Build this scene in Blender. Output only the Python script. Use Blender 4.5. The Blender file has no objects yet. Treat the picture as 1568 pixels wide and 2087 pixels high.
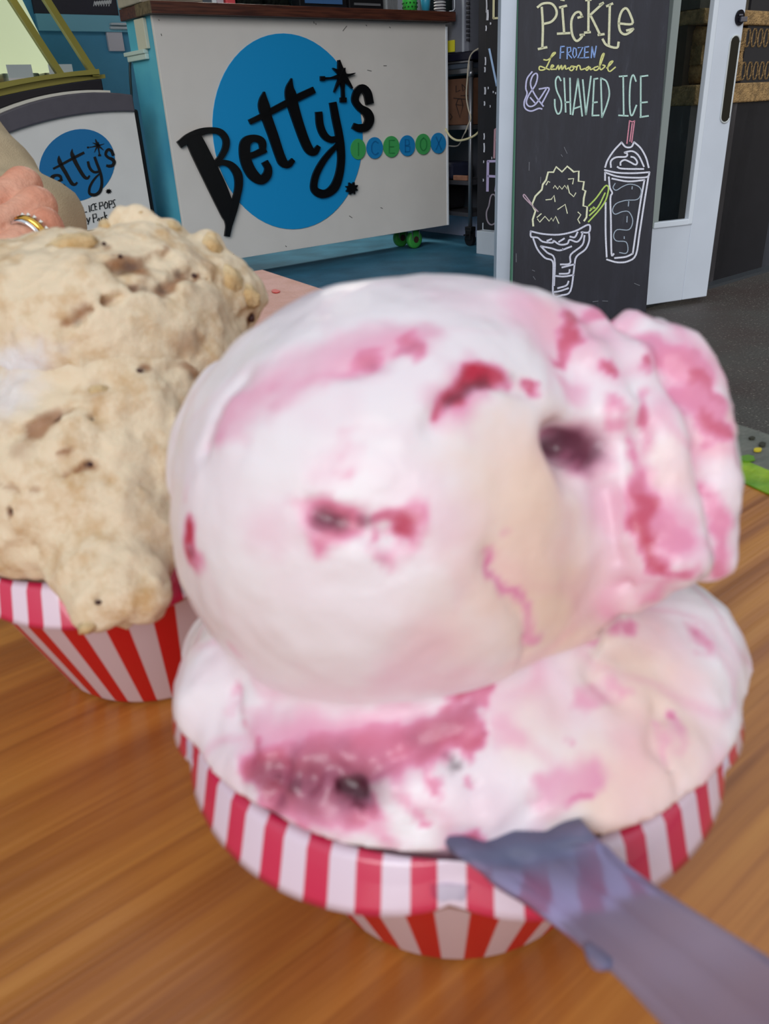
import bpy, bmesh, math, random
import numpy as np
from mathutils import Vector, Matrix, noise as mnoise
random.seed(4); rng = np.random.default_rng(7)
SC = bpy.context.scene; COL = SC.collection
# ------------------------------------------------------------------ camera
F = 1625.; CX, CY = 784., 1043.5; NAD = (945., 4257.)
def camdir(px, py): return np.array([(px-CX)/F, -(py-CY)/F, -1.])
up = -camdir(*NAD); up /= np.linalg.norm(up)
va = np.array([0, 0, -1.]); fw = va-va.dot(up)*up; fw /= np.linalg.norm(fw)
R3 = np.array([np.cross(fw, up), fw, up])
TABZ = .62; H = TABZ+.135; CAM = np.array([0, 0, H])
def ray(px, py): return R3 @ camdir(px, py)
def onz(px, py, z):
    d = ray(px, py); return CAM+d*((z-H)/d[2])
def atd(px, py, depth): return CAM+ray(px, py)*depth
cam = bpy.data.cameras.new('camera'); camo = bpy.data.objects.new('camera', cam); COL.objects.link(camo)
M = Matrix([list(r) for r in R3]).to_4x4(); M.translation = Vector(CAM); camo.matrix_world = M
cam.sensor_fit = 'VERTICAL'; cam.sensor_height = 24; cam.lens = F/2087*24
cam.clip_start = .01; cam.clip_end = 60
cam.dof.use_dof = True; cam.dof.focus_distance = 3.2; cam.dof.aperture_fstop = cam.lens/.85
SC.camera = camo
FWD = np.array([0, 1., 0])
# ------------------------------------------------------------------ sky, lights, exposure
w = bpy.data.worlds.new('world'); SC.world = w; w.use_nodes = True
nt = w.node_tree; bg = nt.nodes['Background']
tcn = nt.nodes.new('ShaderNodeTexCoord'); sep = nt.nodes.new('ShaderNodeSeparateXYZ'); rmp = nt.nodes.new('ShaderNodeValToRGB')
nt.links.new(tcn.outputs['Generated'], sep.inputs[0]); nt.links.new(sep.outputs[2], rmp.inputs[0])
nt.links.new(rmp.outputs[0], bg.inputs[0])
e = rmp.color_ramp.elements; e[0].position = 0.; e[0].color = (.62, .56, .50, 1); e[1].position = .6; e[1].color = (.86, .93, 1.0, 1)
bg.inputs[1].default_value = .76
def light(name, kind, loc, target, energy, color, **k):
    l = bpy.data.lights.new(name, kind); l.energy = energy; l.color = color
    for a, b in k.items(): setattr(l, a, b)
    o = bpy.data.objects.new(name, l); COL.objects.link(o); o.location = loc
    o.rotation_euler = (Vector(target)-Vector(loc)).to_track_quat('-Z', 'Y').to_euler(); return o
light('sun_soft', 'SUN', (-.9, -3.6, 2.3), (0, .3, .5), 1.6, (.97, .98, 1.0), angle=math.radians(40))
light('shop_fill', 'AREA', (-1.2, 6.2, 2.9), (-1.2, 6.0, 0), 85, (1, .95, .85), shape='RECTANGLE', size=1.6, size_y=.5)  # unseen fill light added to brighten the shop interior
vs = SC.view_settings; vs.view_transform = 'Standard'; vs.look = 'None'; vs.exposure = 0.; vs.gamma = 1.; vs.use_curve_mapping = False
SC.cycles.max_bounces = 8; SC.cycles.caustics_reflective = False; SC.cycles.caustics_refractive = False
SC.cycles.use_denoising = True

# ------------------------------------------------------------------ materials
def lin(c):
    c = np.array(c, float)/255.
    return tuple(np.where(c <= .04045, c/12.92, ((c+.055)/1.055)**2.4))+(1.,)
MATS = {}
def mat(name, rgb, rough=.6, var=0., scale=30., bump=0., spec=.4, metal=0., emit=0., coat=0., trans=0., alpha=1., bscale=None, rgb2=None, sss=0.):
    if name in MATS: return MATS[name]
    m = bpy.data.materials.new(name); m.use_nodes = True; MATS[name] = m
    t = m.node_tree; b = t.nodes['Principled BSDF']; I = b.inputs
    I['Base Color'].default_value = lin(rgb); I['Roughness'].default_value = rough
    I['Specular IOR Level'].default_value = spec; I['Metallic'].default_value = metal
    I['Coat Weight'].default_value = coat; I['Transmission Weight'].default_value = trans; I['Alpha'].default_value = alpha
    if sss: I['Subsurface Weight'].default_value = sss; I['Subsurface Radius'].default_value = (.006, .003, .002); I['Subsurface Scale'].default_value = 1.
    if emit: I['Emission Color'].default_value = lin(rgb); I['Emission Strength'].default_value = emit
    if var or bump:
        tc = t.nodes.new('ShaderNodeTexCoord'); n = t.nodes.new('ShaderNodeTexNoise'); n.inputs['Scale'].default_value = scale; n.inputs['Detail'].default_value = 5
        t.links.new(tc.outputs['Object'], n.inputs['Vector'])
        if var:
            mx = t.nodes.new('ShaderNodeMix'); mx.data_type = 'RGBA'
            c = lin(rgb); c2 = lin(rgb2) if rgb2 else tuple(max(0, v*(1-var)) for v in c[:3])+(1,)
            mx.inputs['A'].default_value = c; mx.inputs['B'].default_value = c2
            mr = t.nodes.new('ShaderNodeMapRange'); mr.inputs[1].default_value = .35; mr.inputs[2].default_value = .68
            t.links.new(n.outputs['Fac'], mr.inputs[0]); t.links.new(mr.outputs[0], mx.inputs['Factor'])
            t.links.new(mx.outputs['Result'], I['Base Color'])
        if bump:
            n2 = n
            if bscale:
                n2 = t.nodes.new('ShaderNodeTexNoise'); n2.inputs['Scale'].default_value = bscale; t.links.new(tc.outputs['Object'], n2.inputs['Vector'])
            bp = t.nodes.new('ShaderNodeBump'); bp.inputs['Strength'].default_value = bump; bp.inputs['Distance'].default_value = .01
            t.links.new(n2.outputs['Fac'], bp.inputs['Height']); t.links.new(bp.outputs['Normal'], I['Normal'])
    return m
def node_mat(name):
    m = bpy.data.materials.new(name); m.use_nodes = True; MATS[name] = m
    return m, m.node_tree, m.node_tree.nodes['Principled BSDF']
def ramp(t, src, stops):
    r = t.nodes.new('ShaderNodeValToRGB'); t.links.new(src, r.inputs[0]); el = r.color_ramp.elements
    while len(el) < len(stops): el.new(.5)
    for k, (p, c) in enumerate(stops): el[k].position = p; el[k].color = lin(c) if len(c) == 3 else c
    return r.outputs[0]
def mix(t, a, b, fac):
    mx = t.nodes.new('ShaderNodeMix'); mx.data_type = 'RGBA'
    for key, v in (('A', a), ('B', b)):
        if isinstance(v, tuple): mx.inputs[key].default_value = lin(v) if len(v) == 3 else v
        else: t.links.new(v, mx.inputs[key])
    if isinstance(fac, float): mx.inputs['Factor'].default_value = fac
    else: t.links.new(fac, mx.inputs['Factor'])
    return mx.outputs['Result']
def mmath(t, op, a, b=0.):
    n = t.nodes.new('ShaderNodeMath'); n.operation = op
    for k, v in enumerate((a, b)):
        if isinstance(v, (int, float)): n.inputs[k].default_value = v
        else: t.links.new(v, n.inputs[k])
    return n.outputs[0]

# ------------------------------------------------------------------ object helpers
WM = {}
def tag(o, label=None, cat=None, group=None, kind=None):
    for k, v in (('label', label), ('category', cat), ('group', group), ('kind', kind)):
        if v: o[k] = v
    return o
def thing(name, label, cat, loc, rz=0., group=None):
    o = bpy.data.objects.new(name, None); COL.objects.link(o); o.empty_display_size = .05
    m = Matrix.Translation(Vector(loc)) @ Matrix.Rotation(rz, 4, 'Z'); o.matrix_local = m; WM[o] = m
    return tag(o, label, cat, group)
def obj(name, vf, m, parent=None, smooth=False, label=None, cat=None, group=None, kind=None, rot=None, attrs=None, bevel=0.):
    V, Fc = vf; V = np.asarray(V, float)
    cen = (V.min(0)+V.max(0))/2
    if parent: own = WM[parent].to_3x3().to_4x4()
    else: own = rot.to_4x4() if rot else Matrix.Identity(4)
    own.translation = Vector(cen)
    Ri = np.array(own.to_3x3())            # columns are axes
    L = (V-cen) @ Ri
    me = bpy.data.meshes.new(name); me.from_pydata(L.tolist(), [], [list(f) for f in Fc]); me.update()
    bm = bmesh.new(); bm.from_mesh(me); bmesh.ops.recalc_face_normals(bm, faces=bm.faces); bm.to_mesh(me); bm.free()
    if smooth: me.polygons.foreach_set('use_smooth', [True]*len(me.polygons))
    if attrs:
        for an, arr in attrs.items():
            a = me.attributes.new(an, 'FLOAT', 'POINT'); a.data.foreach_set('value', np.asarray(arr, np.float32))
    me.materials.append(m)
    o = bpy.data.objects.new(name, me); COL.objects.link(o); WM[o] = own
    if parent:
        o.parent = parent; o.matrix_local = WM[parent].inverted() @ own
    else: o.matrix_local = own
    if bevel:
        md = o.modifiers.new('bevel', 'BEVEL'); md.width = bevel; md.segments = 2; md.limit_method = 'ANGLE'
    return tag(o, label, cat, group, kind)
def join(*vfs):
    V = []; Fc = []; n = 0
    for v, f in vfs:
        v = np.asarray(v, float); V.append(v); Fc += [[i+n for i in q] for q in f]; n += len(v)
    return np.vstack(V), Fc
BOXF = [(0, 1, 3, 2), (4, 6, 7, 5), (0, 4, 5, 1), (2, 3, 7, 6), (0, 2, 6, 4), (1, 5, 7, 3)]
def hexa(c8): return np.array(c8, float), BOXF      # order: index bits (a,b,c)
class Frame:
    """origin + axes: p(s,t,z)"""
    def __init__(s, o, ex, n): s.o = np.array(o, float); s.ex = np.array(ex, float); s.n = np.array(n, float); s.z = np.array([0, 0, 1.])
    def p(s, a, b, c): return s.o+s.ex*a+s.n*b+s.z*c
    def box(s, a0, a1, b0, b1, c0, c1): return hexa([s.p(a, b, c) for a in (a0, a1) for b in (b0, b1) for c in (c0, c1)])
def pl_hit(px, py, p0, n):
    d = ray(px, py); return CAM+d*((p0-CAM) @ n/(d @ n))
def prism(pts, n, th):
    pts = np.array(pts, float); k = len(pts); V = np.vstack([pts, pts+np.array(n)*th])
    return V, [list(range(k))[::-1], list(range(k, 2*k))]+[(i, (i+1) % k, (i+1) % k+k, i+k) for i in range(k)]
def catmull(P, sub=6):
    P = np.array(P, float)
    if len(P) < 3: return np.array([P[0]+(P[-1]-P[0])*t for t in np.linspace(0, 1, 3)])
    out = []; E = np.vstack([2*P[0]-P[1], P, 2*P[-1]-P[-2]])
    for i in range(1, len(E)-2):
        a, b, c, d = E[i-1:i+3]
        for t in np.linspace(0, 1, sub, endpoint=False):
            out.append(.5*((2*b)+(c-a)*t+(2*a-5*b+4*c-d)*t*t+(3*b-a-3*c+d)*t**3))
    out.append(P[-1]); return np.array(out)
def stroke(P, hw, mp, n, th, sub=6, curve=True):
    """pixel-space ribbon mapped on a plane by mp(px,py), thickness th along n"""
    P = np.array(P, float)
    if P.shape[1] == 2: P = np.hstack([P, np.full((len(P), 1), hw)])
    Q = catmull(P, sub) if curve else P
    d = np.gradient(Q[:, :2], axis=0); d /= np.linalg.norm(d, axis=1)[:, None]+1e-9
    nn = np.stack([-d[:, 1], d[:, 0]], 1); W = np.maximum(Q[:, 2:3], .2)
    # rounded-ish ends
    Q0 = Q[:, :2].copy(); Q0[0] -= d[0]*W[0]*.5; Q0[-1] += d[-1]*W[-1]*.5
    L = Q0+nn*W; Rr = Q0-nn*W; k = len(Q)
    b = [mp(*p) for p in L]+[mp(*p) for p in Rr]; b = np.array(b); V = np.vstack([b, b+np.array(n)*th]); f = []
    for i in range(k-1):
        f += [(2*k+i, 2*k+i+1, 3*k+i+1, 3*k+i), (i, i+1, 2*k+i+1, 2*k+i), (k+i, 3*k+i, 3*k+i+1, k+i+1)]
    f += [(0, 2*k, 3*k, k), (k-1, 2*k-1, 4*k-1, 3*k-1)]
    return V, f
def tube(P, r, seg=8, sub=5, cap=True):
    P = np.array(P, float); Q = catmull(np.hstack([P, np.array(r, float).reshape(-1, 1)*np.ones((len(P), 1))]), sub) if sub else np.hstack([P, np.array(r, float).reshape(-1, 1)*np.ones((len(P), 1))])
    V = []; k = len(Q); d = np.gradient(Q[:, :3], axis=0)
    ref = np.array([.31, .2, .93])
    for i in range(k):
        t = d[i]/(np.linalg.norm(d[i])+1e-12); a = np.cross(t, ref); a /= np.linalg.norm(a); b = np.cross(t, a)
        for j in range(seg):
            an = 2*math.pi*j/seg; V.append(Q[i, :3]+Q[i, 3]*(a*math.cos(an)+b*math.sin(an)))
    f = [(i*seg+j, i*seg+(j+1) % seg, (i+1)*seg+(j+1) % seg, (i+1)*seg+j) for i in range(k-1) for j in range(seg)]
    if cap: f += [list(range(seg))[::-1], list(range((k-1)*seg, k*seg))]
    return np.array(V), f
def lathe(prof, cen, seg=64, fr=None, caps=False, mod=None):
    V = []; k = len(prof)
    for i, (r, z) in enumerate(prof):
        for j in range(seg):
            a = 2*math.pi*j/seg; rr, zz = mod(i, a, r, z) if mod else (r, z)
            V.append((cen[0]+rr*math.cos(a), cen[1]+rr*math.sin(a), cen[2]+zz))
    f = [(i*seg+j, i*seg+(j+1) % seg, (i+1)*seg+(j+1) % seg, (i+1)*seg+j) for i in range(k-1) for j in range(seg)]
    if caps: f += [list(range(seg)), list(range((k-1)*seg, k*seg))]
    return np.array(V), f

# ================================================================== SETTING
A0 = np.array([-.88618, 4.01191, 0.]); B0 = np.array([.46334, 5.04551, 0.])
EX = (B0-A0)/np.linalg.norm(B0-A0); NN = np.array([EX[1], -EX[0], 0.])   # along the counter, towards the viewer
ST = Frame(A0, EX, NN); CW = float(np.linalg.norm(B0-A0)); FAC = 1.80
m_blue = mat('blue_floor_paint', (66, 128, 156), .55, .35, 6, .15, bscale=60)
m_white = mat('white_paint', (205, 212, 220), .5, .06, 8)
m_black = mat('black_plastic', (16, 16, 20), .5)
m_steel = mat('brushed_steel', (150, 152, 158), .35, metal=.9)
# ground
m, t, b = node_mat('dark_asphalt')
tc = t.nodes.new('ShaderNodeTexCoord'); n1 = t.nodes.new('ShaderNodeTexNoise'); n1.inputs['Scale'].default_value = 1.6; n1.inputs['Detail'].default_value = 6
vo = t.nodes.new('ShaderNodeTexVoronoi'); vo.inputs['Scale'].default_value = 130
t.links.new(tc.outputs['Object'], n1.inputs['Vector']); t.links.new(tc.outputs['Object'], vo.inputs['Vector'])
base = ramp(t, n1.outputs['Fac'], [(.35, (66, 48, 44)), (.55, (74, 71, 66)), (.75, (92, 88, 80))])
sp = ramp(t, vo.outputs['Color'], [(.62, (0, 0, 0)), (.85, (150, 145, 135))])
vcm = t.nodes.new('ShaderNodeSeparateColor'); t.links.new(vo.outputs['Color'], vcm.inputs[0])
fac = ramp(t, vcm.outputs[0], [(.72, (0, 0, 0)), (.95, (210, 210, 210))])
dfac = ramp(t, vo.outputs['Distance'], [(.15, (255, 255, 255)), (.42, (0, 0, 0))])
t.links.new(mix(t, base, (168, 160, 148), mmath(t, 'MULTIPLY', fac, dfac)), b.inputs['Base Color']); b.inputs['Roughness'].default_value = .65
bp = t.nodes.new('ShaderNodeBump'); bp.inputs['Strength'].default_value = .4; bp.inputs['Distance'].default_value = .004
t.links.new(vo.outputs['Distance'], bp.inputs['Height']); t.links.new(bp.outputs[0], b.inputs['Normal'])
obj('ground', ST.box(-5, 6, FAC, 9, -.08, 0), m, kind='structure')
obj('floor', ST.box(-4.5, 2.6, -4.2, FAC, -.08, 0), m_blue, kind='structure')
m_wall = mat('shop_wall_paint', (150, 168, 182), .7, .1, 3)
obj('wall_back', ST.box(-4.5, 2.6, -4.3, -4.2, 0, 3.0), m_wall, kind='structure')
obj('wall_left', ST.box(-4.6, -4.5, -4.3, FAC, 0, 3.0), m_wall, kind='structure')
obj('ceiling', ST.box(-4.6, 2.7, -4.3, FAC, 3.0, 3.1), m_wall, kind='structure')
m_dark = mat('dark_shop_wall', (34, 33, 38), .6, .2, 10)
wr = obj('wall_right', ST.box(2.04, 2.12, -4.2, FAC, 0, 3.0), mat('right_wall_grey', (74, 76, 84), .6, .1, 6), kind='structure')
obj('baseboard_right', ST.box(2.015, 2.04, -2.5, .40, 0, .13), mat('baseboard_lilac', (172, 178, 204), .5, .15, 12), kind='structure', bevel=.004)
# pilaster carrying the rear chalkboard
def pt_(px, py, s): return (pl_hit(px, py, ST.p(s, 0, 0), EX)-A0) @ NN
TP0 = pt_(971, 500, 1.58); TP1 = pt_(974, 300, 1.63)
pil = obj('trim_2', ST.box(1.63, 2.04, TP1, FAC, 0, 3.0), m_dark, kind='structure')
obj('baseboard_front', join(ST.box(1.58, 1.63, TP0, FAC-.05, 0, .125), ST.box(1.605, 1.63, TP0+.02, FAC-.05, .125, .165)), m_white, kind='structure', bevel=.004)

# facade wall at the right: black rendered plinth, carved stone band
m_plinth, t, b = node_mat('black_scuffed_render')
tc = t.nodes.new('ShaderNodeTexCoord'); n1 = t.nodes.new('ShaderNodeTexNoise'); n1.inputs['Scale'].default_value = 5; n1.inputs['Detail'].default_value = 8; n1.inputs['Roughness'].default_value = .75
mp_ = t.nodes.new('ShaderNodeMapping'); mp_.inputs['Scale'].default_value = (1.6, 1.6, .5); t.links.new(tc.outputs['Object'], mp_.inputs[0]); t.links.new(mp_.outputs[0], n1.inputs['Vector'])
t.links.new(ramp(t, n1.outputs['Fac'], [(.40, (38, 35, 38)), (.60, (54, 51, 54)), (.72, (104, 100, 100))]), b.inputs['Base Color']); b.inputs['Roughness'].default_value = .6
S0, S1 = 1.30, 3.2
def wz(py): return pl_hit(1540, py, ST.p(0, FAC, 0), NN)[2]
Z1, Z2, Z3, Z4 = wz(207), wz(168), wz(52), wz(22)
wf = obj('wall_front', ST.box(S0, S1, FAC-.20, FAC, 0, Z1), m_plinth, kind='structure')
m_stone = mat('carved_sandstone', (186, 150, 100), .85, .55, 40, .8, bscale=160)
m_stone_dk = mat('stone_recess', (62, 50, 38), .9, .3, 40)
obj('stone_ledge', ST.box(S0, S1, FAC-.20, FAC+.012, Z1, Z2), m_stone, wf, bevel=.006)
obj('stone_backing', ST.box(S0, S1, FAC-.20, FAC-.05, Z2, Z3), m_stone_dk, wf)
obj('stone_band', ST.box(S0, S1, FAC-.20, FAC+.012, Z3, Z4), m_stone, wf, bevel=.006)
obj('upper_masonry', ST.box(S0, S1, FAC-.20, FAC-.01, Z4, 3.2), mat('weathered_masonry', (92, 86, 76), .85, .5, 14, .5), wf)
# lattice pieces (ovals in two rows, a pierced course between)
def oval(s, z, rs, rz, dep):
    P = []; k = 10
    for a in range(k):
        P.append((s+rs*math.cos(a*2*math.pi/k), z+rz*math.sin(a*2*math.pi/k)))
    V = [ST.p(x, FAC-.05, y) for x, y in P]+[ST.p(s+(x-s)*.72, FAC-.05+dep, z+(y-z)*.8) for x, y in P]+[ST.p(s+(x-s)*.3, FAC-.05+dep*.7, z+(y-z)*.55) for x, y in P]
    f = [(i, (i+1) % k, (i+1) % k+k, i+k) for i in range(k)]+[(i+k, (i+1) % k+k, (i+1) % k+2*k, i+2*k) for i in range(k)]+[list(range(2*k, 3*k))]
    return V, f
ZM = (Z2+Z3)/2; rzv = (Z3-Z2)*.19
for k in range(26):
    s = 1.36+k*.046
    obj('carved_leaf', oval(s, Z3-rzv-.004, .0235, rzv+.004, .055), m_stone, wf, True)
    obj('carved_leaf', oval(s, Z2+rzv+.004, .0235, rzv+.004, .055), m_stone, wf, True)
    obj('pierced_block', join(ST.box(s-.024, s+.023, FAC-.05, FAC-.003, ZM+.012, ZM+.032), ST.box(s-.024, s+.023, FAC-.05, FAC-.003, ZM-.032, ZM-.012), ST.box(s-.024, s-.008, FAC-.05, FAC-.004, ZM-.013, ZM+.013)), m_stone, wf)
# ------------------------------------------------------------------ door and jamb
D0 = onz(1320, 622, .02); D1 = onz(1441, 604, .02); DX = D1-D0; DX[2] = 0; DX /= np.linalg.norm(DX); DN = np.array([DX[1], -DX[0], 0])
DR = Frame(D0*np.array([1, 1, 0]), DX, DN)
def dq(px, py):
    p = pl_hit(px, py, D0, DN)-DR.o; return p @ DX, p[2]
sR = dq(1441, 604)[0]; s_in = dq(1410, 455)[0]; s_bead = dq(1336, 440)[0]-.005; zrail = dq(1375, 460)[1]; SL = s_bead-.34
m_door = mat('door_white_enamel', (212, 220, 232), .35, .06, 6, spec=.5)
dr = obj('door_1', join(DR.box(s_in, sR, -.04, 0, .02, 2.3), DR.box(SL, s_in, -.04, 0, .02, zrail), DR.box(SL, SL+.1, -.04, 0, zrail, 2.3), DR.box(SL+.1, s_in, -.04, 0, 2.15, 2.3)), m_door, kind='structure', rot=Matrix(((DX[0], DN[0], 0), (DX[1], DN[1], 0), (0, 0, 1))), bevel=.003)
mg, t, b = node_mat('door_glass'); b.inputs['Base Color'].default_value = (.82, .93, .92, 1); b.inputs['Transmission Weight'].default_value = 1; b.inputs['Roughness'].default_value = .02; b.inputs['IOR'].default_value = 1.08; b.inputs['Specular IOR Level'].default_value = .6
obj('glass_pane', DR.box(SL+.1, s_in, -.026, -.020, zrail, 2.15), mg, dr)
obj('glazing_bead', join(DR.box(s_in-.022, s_in-.001, -.018, .007, zrail, 2.15), DR.box(s_bead, s_in, -.018, .006, zrail-.002, zrail+.02)), mat('bead_white', (222, 230, 240), .3), dr, bevel=.003)
obj('muntin_bar', DR.box(s_bead-.012, s_bead+.02, -.045, .004, zrail, 2.15), mat('bead_grey_green', (150, 160, 158), .5), dr, bevel=.002)
# recessed pull (pill) and lock cylinder
sc_ = (dq(1500, 75)[0]+dq(1476, 248)[0])/2; z1 = dq(1500, 72)[1]; z0 = dq(1477, 250)[1]; hw = .021
PP = [(sc_+hw*math.cos(math.pi*k/8), z1-hw+hw*math.sin(math.pi*k/8)) for k in range(9)]+[(sc_-hw*math.cos(math.pi*k/8), z0+hw-hw*math.sin(math.pi*k/8)) for k in range(9)]
hd = obj('pull_handle', prism([DR.p(x, .0005, z) for x, z in PP], DN, .002), mat('dark_bronze', (44, 42, 34), .4, metal=.5), dr, label='dark recessed pull')
obj('pull_rim', join(*[tube([DR.p(x, .002, z) for x, z in PP+PP[:1]], .003, 6, 0)]), mat('pale_rim', (200, 205, 205), .4), hd, True)
lx, lz = dq(1507, 36)
PP = [(lx+.019*math.cos(a*math.pi/10), lz+.024*math.sin(a*math.pi/10)) for a in range(20)]
lk = obj('lock', prism([DR.p(x, .0005, z) for x, z in PP], DN, .006), mat('lock_black', (20, 20, 30), .25, metal=.6), dr)
obj('thumb_turn', join(DR.box(lx-.004, lx+.024, .006, .016, lz-.014, lz+.002), DR.box(lx-.010, lx+.006, .006, .012, lz+.004, lz+.010)), mat('turn_steel', (120, 120, 130), .25, metal=.8), lk, bevel=.002)
# jamb / sliding leaf edge left of the chalkboard
def jam(px, py, dd=2.76): return CAM+ray(px, py)*(dd/(ray(px, py) @ FWD))
j0 = jam(1011, 600); j1 = jam(1039, 602)
JX = (j1-j0)*np.array([1, 1, 0]); jw = np.linalg.norm(JX); JX /= jw; JN = np.array([JX[1], -JX[0], 0]); JF = Frame(j0*np.array([1, 1, 0]), JX, JN)
jb = obj('door_2', JF.box(0, jw, -.06, 0, 0, 2.3), mat('jamb_white', (206, 216, 230), .45, .05, 10), kind='structure', bevel=.002)
obj('glass_edge', JF.box(jw-.002, jw+.010, -.04, -.012, .01, 2.3), mat('green_glass_edge', (120, 176, 150), .2, spec=.7), jb)
obj('edge_strip', JF.box(jw+.010, jw+.018, -.05, -.004, .01, 2.3), mat('pale_edge', (180, 205, 200), .4), jb)
obj('trim_1', ST.box(-4.5, 2.6, FAC-.02, FAC+.05, 0, .012), mat('threshold_metal', (90, 95, 100), .4, metal=.6), kind='structure')

# ================================================================== SERVICE COUNTER
ZB, ZT = .115, 1.158
ct = thing('service_counter', 'white service counter with large round blue logo and dark wooden top', 'counter', ST.p(CW/2, -.3, 0), math.atan2(EX[1], EX[0]))
m_panel = mat('counter_white_laminate', (226, 220, 213), .55, .05, 5)
def speckle(): pass
obj('front_panel', ST.box(0, CW, -.018, 0, ZB, ZT), m_panel, ct, bevel=.0015)
m_teal = mat('teal_side_paint', (92, 184, 206), .5, .25, 4, rgb2=(64, 156, 190))
obj('side_panel', ST.box(.002, .02, -.28, -.018, ZB, ZT), m_teal, ct)
obj('side_panel', ST.box(CW-.02, CW-.002, -.28, -.018, ZB, ZT), m_panel, ct)
obj('edge_trim', ST.box(CW-.0015, CW+.012, -.02, .004, ZB, ZT-.02), mat('edge_white', (222, 226, 232), .4), ct, bevel=.002)
obj('back_panel', ST.box(.02, CW-.02, -.28, -.262, ZB, ZT), m_panel, ct)
obj('bottom_board', ST.box(.02, CW-.02, -.262, -.02, ZB, ZB+.02), m_black, ct)
# wooden top
m_top, t, b = node_mat('dark_walnut_top')
tc = t.nodes.new('ShaderNodeTexCoord'); mp_ = t.nodes.new('ShaderNodeMapping'); mp_.inputs['Scale'].default_value = (3, 60, 60)
n1 = t.nodes.new('ShaderNodeTexNoise'); n1.inputs['Scale'].default_value = 2; n1.inputs['Detail'].default_value = 4
t.links.new(tc.outputs['Object'], mp_.inputs[0]); t.links.new(mp_.outputs[0], n1.inputs['Vector'])
t.links.new(ramp(t, n1.outputs['Fac'], [(.35, (58, 27, 20)), (.65, (98, 54, 38))]), b.inputs['Base Color']); b.inputs['Roughness'].default_value = .45
obj('wooden_top', ST.box(-.02, CW+.035, -.29, .045, ZT, ZT+.046), m_top, ct, bevel=.003)
obj('chipped_end', ST.box(-.026, -.0195, -.1, .046, ZT+.001, ZT+.045), mat('pale_end_grain', (120, 104, 78), .8, .5, 60), ct)
def sd(px, py): p = pl_hit(px, py, ST.p(-.012, 0, 0), EX); return (p-A0) @ NN, p[2]
(t_a, zz_), (t_b, _) = sd(276, 60), sd(295, 60)
obj('side_strip', ST.box(-.014, .002, t_a, t_b, sd(285, 102)[1], ZT-.005), mat('strip_pale', (206, 204, 184), .5), ct, bevel=.002)
(t_a, zz_), (t_b, _) = sd(256, 112), sd(298, 112)
obj('side_bracket', join(ST.box(-.022, .002, t_a, t_b, sd(280, 112)[1], sd(280, 103)[1]), ST.box(-.016, .002, t_a+.02, t_b, sd(280, 124)[1], sd(280, 112)[1])), mat('bracket_pale', (196, 214, 206), .45), ct, bevel=.003)
# castors
m_green_wheel = mat('green_castor_tyre', (58, 150, 62), .45)
def castor(parent, s, t0, zt, wheel_m, r=.052):
    obj('castor', join(ST.box(s-.05, s+.05, t0-.045, t0+.045, zt-.008, zt), ST.box(s-.030, s-.024, t0-.02, t0+.02, r, zt-.008), ST.box(s+.024, s+.030, t0-.02, t0+.02, r, zt-.008)), m_steel, parent, bevel=.002)
    V = []; k = 24
    prof = [(.018, -.018), (r*.8, -.018), (r, -.012), (r, .012), (r*.8, .018), (.018, .018)]
    for rr, x in prof:
        for j in range(k):
            a = 2*math.pi*j/k; V.append(ST.p(s+rr*math.cos(a), t0+x, r+rr*math.sin(a)))
    f = [(i*k+j, i*k+(j+1) % k, (i+1)*k+(j+1) % k, (i+1)*k+j) for i in range(5) for j in range(k)]
    wo = obj('wheel', (np.array(V), f), wheel_m, parent, True)
    obj('hub', join(*[([ST.p(s+.019*math.cos(a), t0+q, r+.019*math.sin(a)) for q in (-.02, .02) for a in np.linspace(0, 2*math.pi, 12, endpoint=False)], [list(range(12)), list(range(12, 24))]+[(i, (i+1) % 12, (i+1) % 12+12, i+12) for i in range(12)])]), mat('castor_hub', (60, 40, 36), .5), wo)
for s, t0 in ((CW-.20, -.075), (CW-.20, -.20), (.16, -.075), (.16, -.20)): castor(ct, s, t0, ZB, m_green_wheel)

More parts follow.
